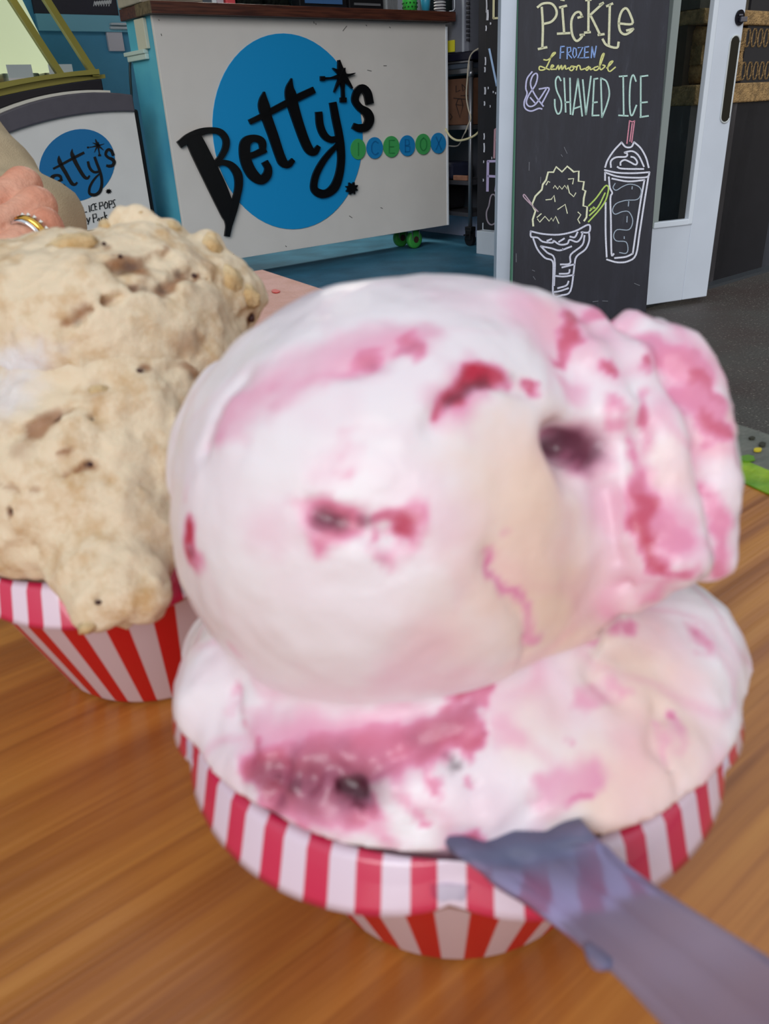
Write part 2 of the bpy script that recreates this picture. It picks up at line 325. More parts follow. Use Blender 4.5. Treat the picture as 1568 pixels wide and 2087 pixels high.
# ---- the logo, traced as strokes: z2 / z3 are two zooms of the photograph
def z2(L): return [(240+p[0]/3.915, p[1]/3.915)+((p[2]/3.915,) if len(p) > 2 else ()) for p in L]
def z3(L): return [(600+p[0]/3.915, p[1]/3.915)+((p[2]/3.915,) if len(p) > 2 else ()) for p in L]
LOGO = [
 [z2([(492, 1148, 30), (560, 1100, 36), (650, 1055, 30), (740, 1040, 25), (810, 1056, 26), (852, 1110, 26), (850, 1180, 25), (815, 1250, 22), (775, 1298, 20)]),
  z2([(600, 1110, 62), (640, 1200, 70), (787, 1500, 72), (868, 1700, 56), (877, 1790, 27), (864, 1875, 20)]),
  z2([(770, 1310, 22), (830, 1296, 22), (895, 1320, 28), (945, 1385, 33), (955, 1470, 30), (940, 1560, 28), (915, 1660, 30), (885, 1780, 22)])],
 [z2([(1030, 1250, 24), (1090, 1228, 24), (1158, 1195, 26)]),
  z2([(1148, 1205, 22), (1138, 1130, 30), (1075, 1102, 28), (1012, 1135, 40), (1002, 1220, 42), (1022, 1310, 43), (1070, 1395, 43), (1130, 1435, 36), (1178, 1400, 34), (1190, 1345, 28), (1168, 1300, 26)])],
 [z2([(1158, 735, 5), (1152, 790, 30), (1157, 850, 44), (1180, 940, 40), (1230, 1080, 38), (1280, 1230, 36), (1310, 1296, 36), (1350, 1312, 26), (1385, 1280, 18)])],
 [z2([(1050, 970, 20), (1130, 932, 22), (1230, 880, 25), (1340, 822, 26), (1440, 772, 28), (1545, 722, 26)])],
 [z2([(1376, 628, 4), (1362, 700, 30), (1370, 760, 44), (1390, 850, 42), (1430, 980, 38), (1480, 1120, 36), (1520, 1198, 34), (1560, 1212, 26), (1590, 1172, 16)])],
 [z3([(185, 905, 26), (195, 1000, 28), (225, 1075, 28), (270, 1112, 26), (320, 1110, 24)]),
  z3([(298, 830, 27), (320, 950, 29), (345, 1070, 29), (360, 1180, 29), (362, 1290, 28), (345, 1400, 30), (310, 1490, 34), (250, 1540, 32), (190, 1542, 34), (146, 1500, 27), (160, 1400, 25), (210, 1300, 23), (270, 1220, 20), (330, 1160, 16)])],
 [z3([(588, 815, 31), (570, 740, 32), (530, 703, 30), (490, 735, 28), (474, 800, 27), (510, 858, 28), (568, 900, 36), (588, 955, 36), (560, 1012, 32), (505, 1022, 32), (468, 1008, 24)])],
 [z3([(372, 600, 34), (355, 540, 20), (345, 484, 8)]), z3([(372, 605, 24), (290, 622, 9), (240, 626, 9)]), z3([(222, 627, 18), (205, 627, 18)]), z3([(372, 600, 28), (374, 700, 13), (377, 775, 13)]), z3([(362, 798, 19), (392, 798, 19)]),
  z3([(372, 605, 22), (420, 600, 10), (470, 585, 3)]), z3([(372, 600, 22), (330, 570, 14), (294, 546, 3)]), z3([(372, 605, 22), (335, 665, 12), (303, 733, 3)]), z3([(372, 605, 24), (410, 655, 16), (445, 703, 6)]), z3([(372, 600, 20), (380, 560, 10), (388, 545, 3)])],
 [z3([(447, 1502, 26), (447+48*math.cos(a), 1502+50*math.sin(a), 3)]) for a in np.arange(8)*math.pi/4+.3],
]
DISC = np.array([(427, 255), (575, 74), (740, 300), (595, 466), (456, 160), (694, 130), (700, 405), (474, 395)], float)
def mp_counter(px, py): return pl_hit(px, py, A0, NN)+NN*.0005
def disc_fit(mp):
    P = [ (np.dot(mp(*q)-A0, EX), mp(*q)[2]) for q in DISC ]
    P = np.array(P); A = np.c_[2*P, np.ones(len(P))]; s = np.linalg.lstsq(A, (P**2).sum(1), rcond=None)[0]
    return s[0], s[1], math.sqrt(s[2]+s[0]**2+s[1]**2)
dcs, dcz, dcr = disc_fit(mp_counter)
def disc(s, z, r, t0, th, sx=1., k=64): return prism([ST.p(s+sx*r*math.cos(a), t0, z+r*math.sin(a)) for a in np.linspace(0, 2*math.pi, k, endpoint=False)], NN, th)
m_disc = mat('logo_blue', (24, 150, 212), .45)
m_ink = mat('letter_black', (9, 9, 12), .35)
obj('logo_disc', disc(dcs, dcz, dcr, .0003, .004), m_disc, ct, label='large blue logo disc', bevel=.001)
for k, L in enumerate(LOGO):
    obj('star' if k >= 7 else 'letter', join(*[stroke(s, 0, lambda x, y: mp_counter(x, y)+NN*(.004+.0006*i), NN, .012) for i, s in enumerate(L)]), m_ink, ct)
# six round badges that spell the second word
m_gb = mat('badge_green', (70, 168, 92), .45); m_bb = mat('badge_blue', (30, 134, 196), .45)
GL = {'I': [[(0, -.6), (0, .6)]], 'C': [[(.4, .45), (0, .62), (-.38, .3), (-.38, -.3), (0, -.62), (.4, -.45)]], 'E': [[(.35, .6), (-.3, .6), (-.3, -.6), (.35, -.6)], [(-.3, 0), (.25, 0)]],
      'B': [[(-.3, -.6), (-.3, .6), (.15, .55), (.2, .1), (-.3, 0)], [(-.3, 0), (.3, -.1), (.25, -.55), (-.3, -.6)]], 'O': [[(0, .62), (-.38, .3), (-.38, -.3), (0, -.62), (.38, -.3), (.38, .3), (0, .62)]], 'X': [[(-.35, .6), (.35, -.6)], [(.35, .6), (-.35, -.6)]]}
for k, ((cx, cy, w_, h_), ch) in enumerate(zip([(503, 1190, 60, 83), (635, 1180, 65, 86), (768, 1170, 64, 85), (895, 1162, 62, 83), (1022, 1150, 60, 83), (1143, 1142, 60, 83)], 'ICEBOX')):
    cx, cy, w_, h_ = 600+cx/3.915, cy/3.915, w_/3.915, h_/3.915
    P = [mp_counter(cx+w_*math.cos(a), cy-h_*math.sin(a)) for a in np.linspace(0, 2*math.pi, 28, endpoint=False)]
    bd = obj('badge', prism([p+NN*.0045 for p in P], NN, .004), m_gb if k % 2 == 0 else m_bb, ct, label='green round badge' if k % 2 == 0 else 'blue round badge')
    obj('badge_letter', join(*[stroke([(cx+x*w_, cy-y*h_) for x, y in s], 1.1, lambda x, y: mp_counter(x, y)+NN*.0085, NN, .002, curve=(ch in 'CO')) for s in GL[ch]]), mat('badge_green_dark', (48, 134, 72), .5) if k % 2 == 0 else mat('badge_blue_dark', (20, 108, 166), .5), bd)
# scuffs on the panel
m_scuff = mat('scuff_grey', (96, 92, 88), .8)
for (x, y, dx, dy) in [(640, 46, .4, 2), (644, 49, .3, 1.5), (703, 58, 4, -5), (785, 134, 3, 0), (753, 144, 4, 1), (715, 442, 3, 2), (778, 424, 2, 1), (329, 71, .6, 2), (324, 41, .8, .8), (474, 519, 3, -1), (583, 502, 1, 1), (747, 52, 1, 1), (795, 56, 1, 1)]:
    obj('scuff', stroke([(x-dx, y-dy), (x+dx, y+dy)], .7, mp_counter, NN, .0004), m_scuff, ct)

# ---- things on the counter top (only their feet are in frame)
TOPZ = ZT+.046
def top_s(px, tt):
    d = ray(px, 20); q = ST.p(0, tt, 0); h = CAM+d*((q-CAM) @ NN/(d @ NN)); return (h-A0) @ EX
def boxthing(name, label, cat, px0, px1, t0, t1, h, m, extra=None, bev=.004):
    a, c = top_s(px0, t1), top_s(px1, t1)
    th = thing(name, label, cat, ST.p((a+c)/2, (t0+t1)/2, TOPZ), math.atan2(EX[1], EX[0]))
    obj('body', ST.box(a, c, t0, t1, TOPZ+.0005, TOPZ+h), m, th, bevel=bev)
    if extra: extra(th, a, c)
    return th
m_clear = mat('clear_acrylic', (225, 230, 235), .08, trans=.85, spec=.5)
def ex_pos(th, a, c): obj('screen', ST.box(a+.03, c-.03, -.0395, -.036, TOPZ+.022, TOPZ+.16), mat('blue_screen', (70, 110, 160), .2), th); obj('foot_rail', ST.box(a+.005, c-.005, -.039, -.030, TOPZ+.001, TOPZ+.010), mat('rail_grey', (50, 50, 55), .4), th)
boxthing('display_unit', 'black display unit with blue screen on the counter top', 'display', 612, 708, -.24, -.04, .18, m_black, ex_pos)
def ex_tray(th, a, c): obj('card_slot', ST.box(a+.03, c-.02, -.0405, -.037, TOPZ+.022, TOPZ+.032), mat('slot_silver', (170, 172, 176), .3, metal=.7), th)
boxthing('card_terminal', 'black card terminal with silver slot beside the display unit', 'terminal', 713, 782, -.22, -.04, .14, m_black, ex_tray)
def ex_nap(th, a, c):
    for k in range(4): obj('rib', ST.box(a+.006+k*.016, a+.014+k*.016, -.05, -.043, TOPZ+.001, TOPZ+.14), mat('rib_silver', (178, 182, 186), .3, metal=.6), th)
boxthing('napkin_dispenser', 'ribbed silver napkin dispenser left of the green caddy', 'dispenser', 788, 812, -.16, -.05, .15, mat('napkin_grey', (150, 155, 158), .4), ex_nap)
def cupthing(name, label, cat, px, r0, r1, h, m, tt=-.08, extra=None):
    s = top_s(px, tt); c = ST.p(s, tt, TOPZ)
    th = thing(name, label, cat, c); obj('body', lathe([(.001, .001), (r0, .001), (r1, h), (r1*.93, h), (r0*.93, .006), (.001, .006)], c, 32), m, th, True)
    if extra: extra(th, c)
    return th
def ex_green(th, c):
    for i in range(3):
        for j in range(12):
            a = j*math.pi/6+i*.26; z = .010+i*.018; p = c+np.array([.0385*math.cos(a), .0385*math.sin(a), z])
            obj('drain_hole', lathe([(.001, -.004), (.004, -.003), (.0045, 0), (.004, .003), (.001, .004)], p, 8), mat('hole_dark_green', (14, 80, 30), .7), th, True)
cupthing('utensil_caddy', 'bright green perforated caddy on the counter top', 'caddy', 836, .037, .041, .12, mat('caddy_green', (70, 200, 80), .4), -.09, ex_green)
cupthing('paper_cup', 'turquoise cup between green caddy and stacked cups', 'cup', 868, .020, .030, .10, mat('cup_turquoise', (56, 158, 190), .4), -.06)
m_rim = mat('cup_white', (226, 226, 226), .4); m_rimd = mat('cup_grey', (110, 110, 116), .5)
def ex_stack(th, c):
    for k in range(7): obj('rim', lathe([(.0285, .006+k*.014), (.033, .006+k*.014), (.033, .0115+k*.014), (.0285, .0115+k*.014)], c, 24), m_rim, th, True)
cupthing('cup_stack', 'stack of white rimmed cups at right end of counter top', 'cups', 897, .027, .028, .11, m_rimd, -.06, ex_stack)
# clear sneeze guard at the far right of the top
sg = top_s(922, -.02)
th = thing('sneeze_guard', 'clear acrylic guard standing on right end of counter top', 'guard', ST.p(sg, -.2, TOPZ), math.atan2(EX[1], EX[0]))
obj('sheet', ST.box(sg-.014, sg-.009, -.27, -.01, TOPZ+.0005, TOPZ+.5), mg, th)
obj('lip', tube([ST.p(sg-.012, .012, TOPZ+.35), ST.p(sg-.012, .012, TOPZ+.05), ST.p(sg-.018, .012, TOPZ+.012), ST.p(sg-.05, .012, TOPZ+.004)], .003, 6), mat('acrylic_edge', (214, 222, 230), .2), th, True)
for (px0, px1, col, lab, hh) in [(436, 444, (232, 240, 244), 'pale blue leaflet leaning in the counter rack', .1), (446, 458, (205, 190, 200), 'lilac leaflet beside the pale blue leaflet', .09)]:
    a, c = top_s(px0, -.05), top_s(px1, -.05)
    tag(obj('leaflet', ST.box(a, c, -.06, -.05, TOPZ+.0005, TOPZ+hh), mat('leaflet_%d' % px0, col, .5), bevel=.001), lab, 'leaflet')
a, c = top_s(464, -.05), top_s(482, -.05)
tag(obj('box_carton', ST.box(a, c, -.12, -.05, TOPZ+.0005, TOPZ+.08), mat('coral_red', (226, 84, 92), .5), bevel=.003), 'coral red carton on counter top left of clear tubs', 'carton')
for i, (px0, px1, lab) in enumerate([(484, 542, 'left clear plastic tub on counter top'), (548, 596, 'right clear plastic tub beside the black display unit')]):
    a, c = top_s(px0, -.05), top_s(px1, -.05); k = .03
    tb = thing('clear_tub', lab, 'tub', ST.p((a+c)/2, -.12, TOPZ), math.atan2(EX[1], EX[0]), 'clear tubs on the counter top')
    obj('tub_wall', join(ST.box(a, a+.003, -.18, -.05, TOPZ+.0005, TOPZ+.1), ST.box(c-.003, c, -.18, -.05, TOPZ+.0005, TOPZ+.1), ST.box(a, c, -.053, -.05, TOPZ+.0005, TOPZ+.1), ST.box(a, c, -.18, -.177, TOPZ+.0005, TOPZ+.1)), mg, tb)
    obj('sachet_fill', ST.box(a+.006, c-.006, -.17, -.058, TOPZ+.002, TOPZ+.05), mat('sachet_grey', (176, 172, 164), .6, .5, 60), tb, bevel=.01)
a, c = top_s(275, -.05), top_s(412, -.05)
th = thing('till_base', 'beige till base at left end of counter top', 'till', ST.p((a+c)/2, -.25, TOPZ), math.atan2(EX[1], EX[0]))
obj('body', ST.box(a+.02, c, -.27, -.03, TOPZ+.0005, TOPZ+.11), mat('till_beige', (178, 168, 152), .5, .15, 20), th, bevel=.006)
obj('drawer', ST.box(a+.03, c-.01, -.031, -.026, TOPZ+.012, TOPZ+.09), mat('till_beige2', (168, 158, 142), .5), th, bevel=.002)

# ================================================================== DISPLAY FREEZER (left)
FZ = -.02; FP = ST.p(0, FZ, 0)
def fq(px, py, off=0.):
    p = pl_hit(px, py, FP+NN*off, NN); return (p-A0) @ EX, p[2]
fs1 = min(fq(309, 440)[0], -.04); fz_top = fq(262, 228)[1]; fz_bot = fq(190, 468)[1]; fs0 = fs1-1.05
fr = thing('display_freezer', 'ice cream display freezer with lit glass hood and round blue logo', 'freezer', ST.p((fs0+fs1)/2, FZ-.3, 0), math.atan2(EX[1], EX[0]))
m_fz = mat('freezer_white', (226, 224, 220), .5, .05, 8); m_fg = mat('freezer_grey', (88, 84, 92), .45, .1, 30)
def bow(s): return 0.
def arch(pts): 
    q = sorted(fq(*p) for p in pts); c = np.polyfit([a for a, _ in q], [b for _, b in q], 2); return lambda s: np.polyval(c, s)
def arched(lo, hi, front, back, s0=None, s1=None, k=20):
    s0 = fs0 if s0 is None else s0; s1 = fs1 if s1 is None else s1
    S = np.linspace(s0, s1, k); lo_ = lo if callable(lo) else (lambda s: lo); hi_ = hi if callable(hi) else (lambda s: hi)
    V = []
    for tt in (front, back): V += [ST.p(q, FZ+tt, lo_(q)) for q in S]+[ST.p(q, FZ+tt, hi_(q)) for q in S]
    f = []
    for i in range(k-1):
        f += [(i, i+1, k+i+1, k+i), (2*k+i, 3*k+i, 3*k+i+1, 2*k+i+1), (i, 2*k+i, 2*k+i+1, i+1), (k+i, k+i+1, 3*k+i+1, 3*k+i)]
    f += [(0, k, 3*k, 2*k), (k-1, 3*k-1, 4*k-1, 2*k-1)]
    return np.array(V), f
zp = arch([(275, 228), (178, 232), (102, 245), (41, 263)]); zb1 = arch([(268, 193), (200, 189), (153, 190), (77, 204), (15, 226)])
zl = arch([(230, 184), (153, 184), (77, 199), (5, 222)]); zk = arch([(205, 160), (100, 176), (0, 197)]); zs0 = arch([(208, 150), (110, 160), (0, 182)]); zs1 = arch([(208, 139), (110, 150), (0, 168)])
def mpf(px, py):
    p = pl_hit(px, py, FP+NN*.02, NN); s = (p-A0) @ EX
    for _ in range(4):
        p = pl_hit(px, py, FP+NN*(bow(min(s, fs1))+.0008), NN); s = (p-A0) @ EX
    return p
obj('front_panel', arched(fz_bot, zp, 0, -.56), m_fz, fr)
obj('kick_plate', arched(.02, fz_bot, -.03, -.54), mat('kick_dark', (46, 46, 52), .6), fr)
obj('bumper', arched(zp, zb1, .014, -.56), m_fg, fr, bevel=.006)
obj('bumper_lip', arched(zb1, zl, -.03, -.54, None, fs1-.08), mat('pale_lip', (214, 212, 200), .4), fr)
obj('glass_deck', arched(zl, zk, -.05, -.5, None, fs1-.10), mat('deck_black', (22, 20, 28), .25), fr, bevel=.004)
zg = float(zl(fs1-.2)); 
obj('gap_shade_strip', ST.box(fs1+.002, fs1+.030, FZ-.10, FZ-.02, .05, fq(285, 222)[1]), m_black, fr, bevel=.01)  # black strip standing in for the shadow in the gap beside the freezer
# hood: slanted lit glass above the deck, gold aluminium frame
m_gold = mat('gold_aluminium', (150, 142, 70), .35, metal=.3)
hs1 = fq(212, 140)[0]; hs0 = fs0+.03; zh = float(zs1(hs1-.3))
obj('sill', join(arched(zs0, zs1, -.055, -.09, hs0, hs1), arched(zk, zs0, -.075, -.10, hs0, hs1+.03)), m_gold, fr, bevel=.003)
lean = .55; hh = .62
def slant(s0, s1, tb0, tb1, z0, z1, lean=lean):
    V = []
    for s in (s0, s1):
        for tt in (tb0, tb1):
            for z in (z0, z1): V.append(ST.p(s-(z-z0)*.30, FZ+tt-(z-z0)*lean, z))
    return hexa(V)
for s in (hs0, hs0+.35, fq(118, 100, -.07)[0]-.02, hs1-.03): obj('slanted_post', slant(s, s+.03, -.09, -.058, zh, zh+hh), m_gold, fr)
m_lit = mat('lit_tub_white', (240, 240, 215), .5, emit=.9)
obj('glass_front', slant(hs0, hs1, -.074, -.070, zh, zh+hh), mg, fr)
obj('rear_board', slant(hs0, hs1-.02, -.47, -.45, zh-.02, zh+hh, .1), mat('lit_interior', (240, 240, 200), .5, emit=.62), fr)  # board glows by itself to imitate the lit inside of the hood
obj('well_floor', ST.box(hs0, hs1-.02, FZ-.46, FZ-.10, zh-.05, zh-.04), mat('well_steel', (210, 214, 190), .4), fr)
tubc = [(226, 218, 190), (214, 226, 208), (232, 196, 150), (236, 236, 226)]
for k in range(4):
    s = hs1-.06-k*.17
    tb = obj('ice_cream_tub', join(ST.box(s-.15, s, FZ-.42, FZ-.13, zh-.04, zh+.02)), mat('tub_lid_%d' % k, tubc[k], .5), fr, bevel=.006)
    obj('flavour_card', ST.box(s-.13, s-.03, FZ-.125, FZ-.120, zh-.03, zh+.05), mat('card_white', (236, 236, 240), .6, emit=.25), fr)  # cards glow faintly too, hood light put into their material
obj('strip_lamp', slant(hs0+.02, hs1-.2, -.14, -.11, zh+hh-.05, zh+hh-.02), mat('lamp_white', (255, 250, 214), .5, emit=6.), fr)
# freezer logo: same strokes through the affine map fitted on five landmarks
src = np.array([(536, 188), (591, 160), (654, 395), (738, 220), (695, 153)], float); dst = np.array([(121, 317), (146, 303), (190, 398), (227, 319), (197, 298)], float)
AF = np.linalg.lstsq(np.c_[src, np.ones(5)], dst, rcond=None)[0]; sc_l = math.sqrt(abs(np.linalg.det(AF[:2])))
def aff(L): return [tuple(np.array([p[0], p[1], 1.]) @ AF)+(p[2]*sc_l*.82,) for p in L]
dd_ = np.array([(79, 302), (140, 264), (233, 355), (192, 410), (200, 285), (228, 320)], float)
P = []
cx, cy, ax, ay = 157., 340., 77., 75.
dp = [mpf(157+77*math.cos(a)+6*math.sin(a), 337-74*math.sin(a)-4*math.cos(a)) for a in np.linspace(0, 2*math.pi, 48, endpoint=False)]
obj('logo_disc', prism([p for p in dp], NN, .001), mat('logo_blue_small', (24, 112, 168), .5), fr)
for k, L in enumerate(LOGO):
    obj('star' if k >= 7 else 'letter', join(*[stroke(aff(s), 0, lambda x, y: mpf(x, y)+NN*.002, NN, .0012, 5) for s in L]), m_ink, fr)
# small print under the disc
def z1(L): return [(x/3.915, y/3.915) for x, y in L]
PR = [[(655, 1650), (662, 1695), (690, 1690)], [(707, 1640), (715, 1690)], [(745, 1625), (725, 1640), (725, 1680), (748, 1678)], [(765, 1622), (752, 1625), (758, 1675), (772, 1670)], [(753, 1648), (768, 1646)],
      [(795, 1670), (790, 1615), (815, 1612), (818, 1638), (795, 1645)], [(840, 1610), (828, 1640), (838, 1665), (856, 1655), (856, 1620), (840, 1610)], [(872, 1660), (866, 1603), (888, 1600), (892, 1625), (870, 1632)], [(915, 1592), (898, 1600), (912, 1630), (918, 1648), (898, 1655)],
      [(690, 1740), (700, 1770)], [(715, 1735), (700, 1790)], [(745, 1775), (738, 1710), (765, 1705), (768, 1735), (742, 1742)], [(785, 1740), (775, 1760), (790, 1765), (792, 1735), (795, 1765)], [(805, 1735), (810, 1762)], [(808, 1740), (822, 1730)], [(830, 1690), (838, 1755)], [(850, 1715), (836, 1730), (858, 1750)]]
obj('small_print', join(*[stroke(z1(s), .9, lambda x, y: mpf(x, y)+NN*.002, NN, .0008, curve=False) for s in PR]), m_ink, fr)

# ---- things behind: wall with window frame, chalk menu, pipe and cable
th = thing('menu_board', 'small chalk menu in a pale blue frame behind the freezer', 'board', ST.p(-.6, -2.0, 1.0), math.atan2(EX[1], EX[0]))
BT = -1.3
def bq(px, py): 
    p = pl_hit(px, py, ST.p(0, BT, 0), NN); return (p-A0) @ EX, p[2]
(a0, zz0), (a1, _) = bq(185, 30), bq(243, 27)
obj('frame', join(ST.box(a1, a1+.05, BT-.03, BT, zz0-.08, zz0+.6), ST.box(a0-.3, a1, BT-.03, BT, zz0-.08, zz0)), mat('frame_pale_blue', (128, 190, 214), .5), th, bevel=.003)
obj('slate', ST.box(a0-.3, a1, BT-.025, BT-.010, zz0, zz0+.6), mat('menu_slate', (52, 50, 62), .6), th)
mpb = lambda x, y: pl_hit(x, y, ST.p(0, BT, 0), NN)-NN*.009
obj('chalk_lettering', join(*[stroke([(192+k*5.2, 12), (194+k*5.2, 2-k*.4), (195.5+k*5.2, 10-k*.5), (197+k*5.2, 3-k*.5)], .7, mpb, NN, .001) for k in range(7)]), mat('chalk_white', (220, 220, 225), .9), th)
obj('wall_partition', ST.box(a0-1.6, a1+.35, BT-.10, BT-.035, 0, 3.0), mat('partition_blue', (84, 158, 198), .6, .2, 3), kind='structure')
def bbx2(x0, x1, y0, y1, t0, t1): return ST.box(bq(x0, y0)[0], bq(x1, y0)[0], BT+t0, BT+t1, bq(x0, y1)[1], bq(x0, y0)[1])
obj('trim_3', join(bbx2(222, 266, 47, 52, -.03, .03), bbx2(222, 266, 54, 60, -.03, .02)), m_white, kind='structure', bevel=.006)
obj('trim_4', bbx2(252, 270, -60, 230, -.034, -.005), mat('post_pale', (206, 216, 206), .5), kind='structure', bevel=.004)
obj('trim_5', bbx2(218, 250, 62, 104, -.034, -.01), mat('panel_lilac', (214, 208, 220), .5), kind='structure', bevel=.004)
tag(obj('power_cable', tube([pl_hit(x, y, ST.p(0, -.32, 0), NN) for x, y in [(274, 104), (268, 112), (265, 135), (266, 165), (268, 192), (269, 230)]], .006, 8), mat('cable_dark', (30, 50, 56), .5), smooth=True), 'thin dark cable hanging between freezer and counter', 'cable')

# ================================================================== STORAGE RACK (right of counter)
RS0, RS1, RT0, RT1 = 1.765, 1.99, -.75, .13
rk = thing('storage_rack', 'steel storage rack with black castors right of the counter', 'rack', ST.p((RS0+RS1)/2, (RT0+RT1)/2, 0), math.atan2(EX[1], EX[0]))
RP = ST.p(RS0, 0, 0)
def rz(px, py):                      # height on the rack's left face
    return pl_hit(px, py, RP, EX)[2]
def rp(px, py, off=-.004): return pl_hit(px, py, RP+EX*off, EX)
def front_z(py): p = CAM+ray(965, py)*((ST.p(RS0, RT1, 0)-CAM) @ FWD/(ray(965, py) @ FWD)); return p[2]
for (s, t0) in ((RS0, RT1), (RS0, RT0), (RS1, RT1), (RS1, RT0)):
    zt_ = front_z(124)
    po = obj('pole', tube([ST.p(s, t0, .10), ST.p(s, t0, zt_)], .0125, 14, 0), m_steel, rk, True)
    obj('collar', tube([ST.p(s, t0, zt_-.075), ST.p(s, t0, zt_-.045)], .018, 14, 0), m_steel, po, True)
    obj('castor', join(ST.box(s-.020, s+.020, t0-.026, t0+.026, .085, .108), ST.box(s-.022, s-.015, t0-.022, t0+.022, .035, .09), ST.box(s+.015, s+.022, t0-.022, t0+.022, .035, .09)), m_black, rk, bevel=.003)
    k = 18; V = [ST.p(s+x, t0+.036*math.cos(a), .0362+.036*math.sin(a)) for x in (-.012, .012) for a in np.linspace(0, 2*math.pi, k, endpoint=False)]
    obj('wheel', (np.array(V), [list(range(k)), list(range(k, 2*k))]+[(i, (i+1) % k, (i+1) % k+k, i+k) for i in range(k)]), m_black, rk)
    obj('brake_tab', ST.box(s-.045, s-.015, t0-.012, t0+.012, .06, .068), m_black, rk)
shz = [front_z(142), front_z(258), front_z(372), front_z(437)]
for i, z in enumerate(shz):
    obj('shelf', join(ST.box(RS0-.002, RS0+.006, RT0, RT1, z-.014, z+.008), ST.box(RS1-.006, RS1, RT0, RT1, z-.014, z+.008), ST.box(RS0, RS1, RT1-.004, RT1+.004, z-.014, z+.008), ST.box(RS0, RS1, RT0, RT1, z-.002, z+.002)), m_steel if i < 2 else mat('dull_steel', (70, 70, 76), .5, metal=.5), rk)
obj('shelf_rail', ST.box(RS0-.004, RS0+.004, RT0, RT1-.01, front_z(124)-.004, front_z(124)+.004), m_steel, rk)
obj('top_bin', ST.box(RS0+.004, RS1-.01, RT0, RT1-.02, shz[0]+.009, front_z(126)), mat('bin_slate', (66, 74, 86), .5), rk, bevel=.006)
# black appliance + grey cold cabinet on top
z0_ = front_z(124)+.006; z1_ = front_z(104)
tag(obj('storage_tray', ST.box(RS0-.002, RS1, RT0, RT1+.01, z0_, z1_), mat('tray_navy', (20, 20, 38), .35), bevel=.006), 'flat dark navy tray on top of the rack', 'tray')
ap = thing('cold_cabinet', 'grey metal cabinet with louvred side above the rack', 'cabinet', ST.p(1.88, -.3, z1_+.001), math.atan2(EX[1], EX[0]))
obj('body', ST.box(RS0, RS1-.01, RT0-.05, RT1-.02, z1_+.001, z1_+.75), mat('cabinet_grey', (112, 114, 124), .4, .1, 10), ap, bevel=.004)
tl0 = (rp(957, 60)-A0) @ NN; tl1 = (rp(985, 60)-A0) @ NN
for k in range(16): obj('louvre', ST.box(RS0-.008, RS0+.001, tl0, min(tl1, RT1-.03), z1_+.05+k*.021, z1_+.061+k*.021), mat('louvre_dark', (44, 44, 50), .5), ap)
tt_ = (rp(944, 60)-A0) @ NN
obj('door_seam', ST.box(RS0-.004, RS0+.001, tt_-.008, tt_+.008, z1_+.001, z1_+.74), mat('seam_pale', (160, 164, 172), .3), ap)
y0_ = (rp(914, 95)-A0) @ NN; y1_ = (rp(928, 95)-A0) @ NN
tag(obj('price_tag', ST.box(RS0-.012, RS0-.0045, y0_, y1_, z1_+.006, z1_+.062), mat('tag_yellow', (214, 206, 50), .5), bevel=.001), 'small yellow tag on the grey cabinet', 'tag')
# carton with a printed cone
za, zb_ = shz[1]+.009, front_z(158); ca = (rp(958, 200)-A0) @ NN
bx = thing('cardboard_box', 'brown cardboard box with printed cone on the rack', 'box', ST.p(1.87, -.3, za), math.atan2(EX[1], EX[0]))
obj('carton', ST.box(RS0+.012, RS1-.02, RT0+.02, ca, za+.0005, zb_), mat('cardboard', (98, 66, 48), .8, .25, 14), bx, bevel=.004)
mpk = lambda x, y: pl_hit(x, y, ST.p(RS0+.0115, 0, 0), EX)
m_pr = mat('print_dark', (40, 26, 22), .8)
PK = [[(925, 200), (958, 203)], [(940, 195), (955, 195)], [(930, 213), (938, 240), (944, 215), (930, 213)], [(930, 213), (934, 202), (941, 202), (944, 215)], [(918, 232), (922, 238), (918, 244)], [(930, 175), (930, 188), (938, 184)], [(942, 172), (944, 186), (950, 180), (942, 172)]]
obj('printed_cone', join(*[stroke(s, .9, mpk, -EX, .0008, curve=False) for s in PK]), m_pr, bx)
for (zz, h_, ta, tb_, col, nm, lab) in [(shz[2], .10, -.5, -.05, (34, 38, 60), 'storage_bag', 'dark blue bag on the third rack shelf'), (shz[3], .13, -.55, -.12, (24, 24, 30), 'storage_bin', 'black bin on the lowest rack shelf')]:
    tag(obj(nm, ST.box(RS0+.012, RS1-.02, ta, tb_, zz+.0085, zz+h_), mat(nm, col, .6, .3, 14), bevel=.02), lab, nm.split('_')[1])
tag(obj('small_carton', ST.box(RS0+.006, RS0+.03, (rp(921, 345)-A0) @ NN, (rp(949, 345)-A0) @ NN, shz[2]+.0085, shz[2]+.035), mat('carton_tan', (150, 104, 82), .7, .3, 30), bevel=.003), 'small tan carton at the front of the third rack shelf', 'carton')
def onrack(L, off): return [rp(x, y, off) for x, y in L]
tag(obj('power_cable', tube(onrack([(990, 92), (978, 98), (963, 108), (956, 125), (953, 160), (951, 195), (955, 222), (960, 240), (954, 256), (948, 272)], -.05), .0042, 8), mat('cable_cream', (186, 176, 158), .5), smooth=True), 'thin cream cable hanging down the rack pole', 'cable')
tag(obj('power_cable', tube(onrack([(908, 262), (918, 278), (932, 286), (950, 284), (968, 276), (980, 264), (986, 254)], -.07), .006, 8), mat('cable_yellow', (214, 204, 160), .5), smooth=True), 'thick pale yellow cable looping in front of the rack', 'cable')
tag(obj('power_cable', tube(onrack([(952, 262), (944, 278), (938, 292), (930, 298), (908, 297)], -.035), .0035, 8), mat('cable_grey', (140, 134, 126), .5), smooth=True), 'thin grey cable below the yellow cable loop', 'cable')

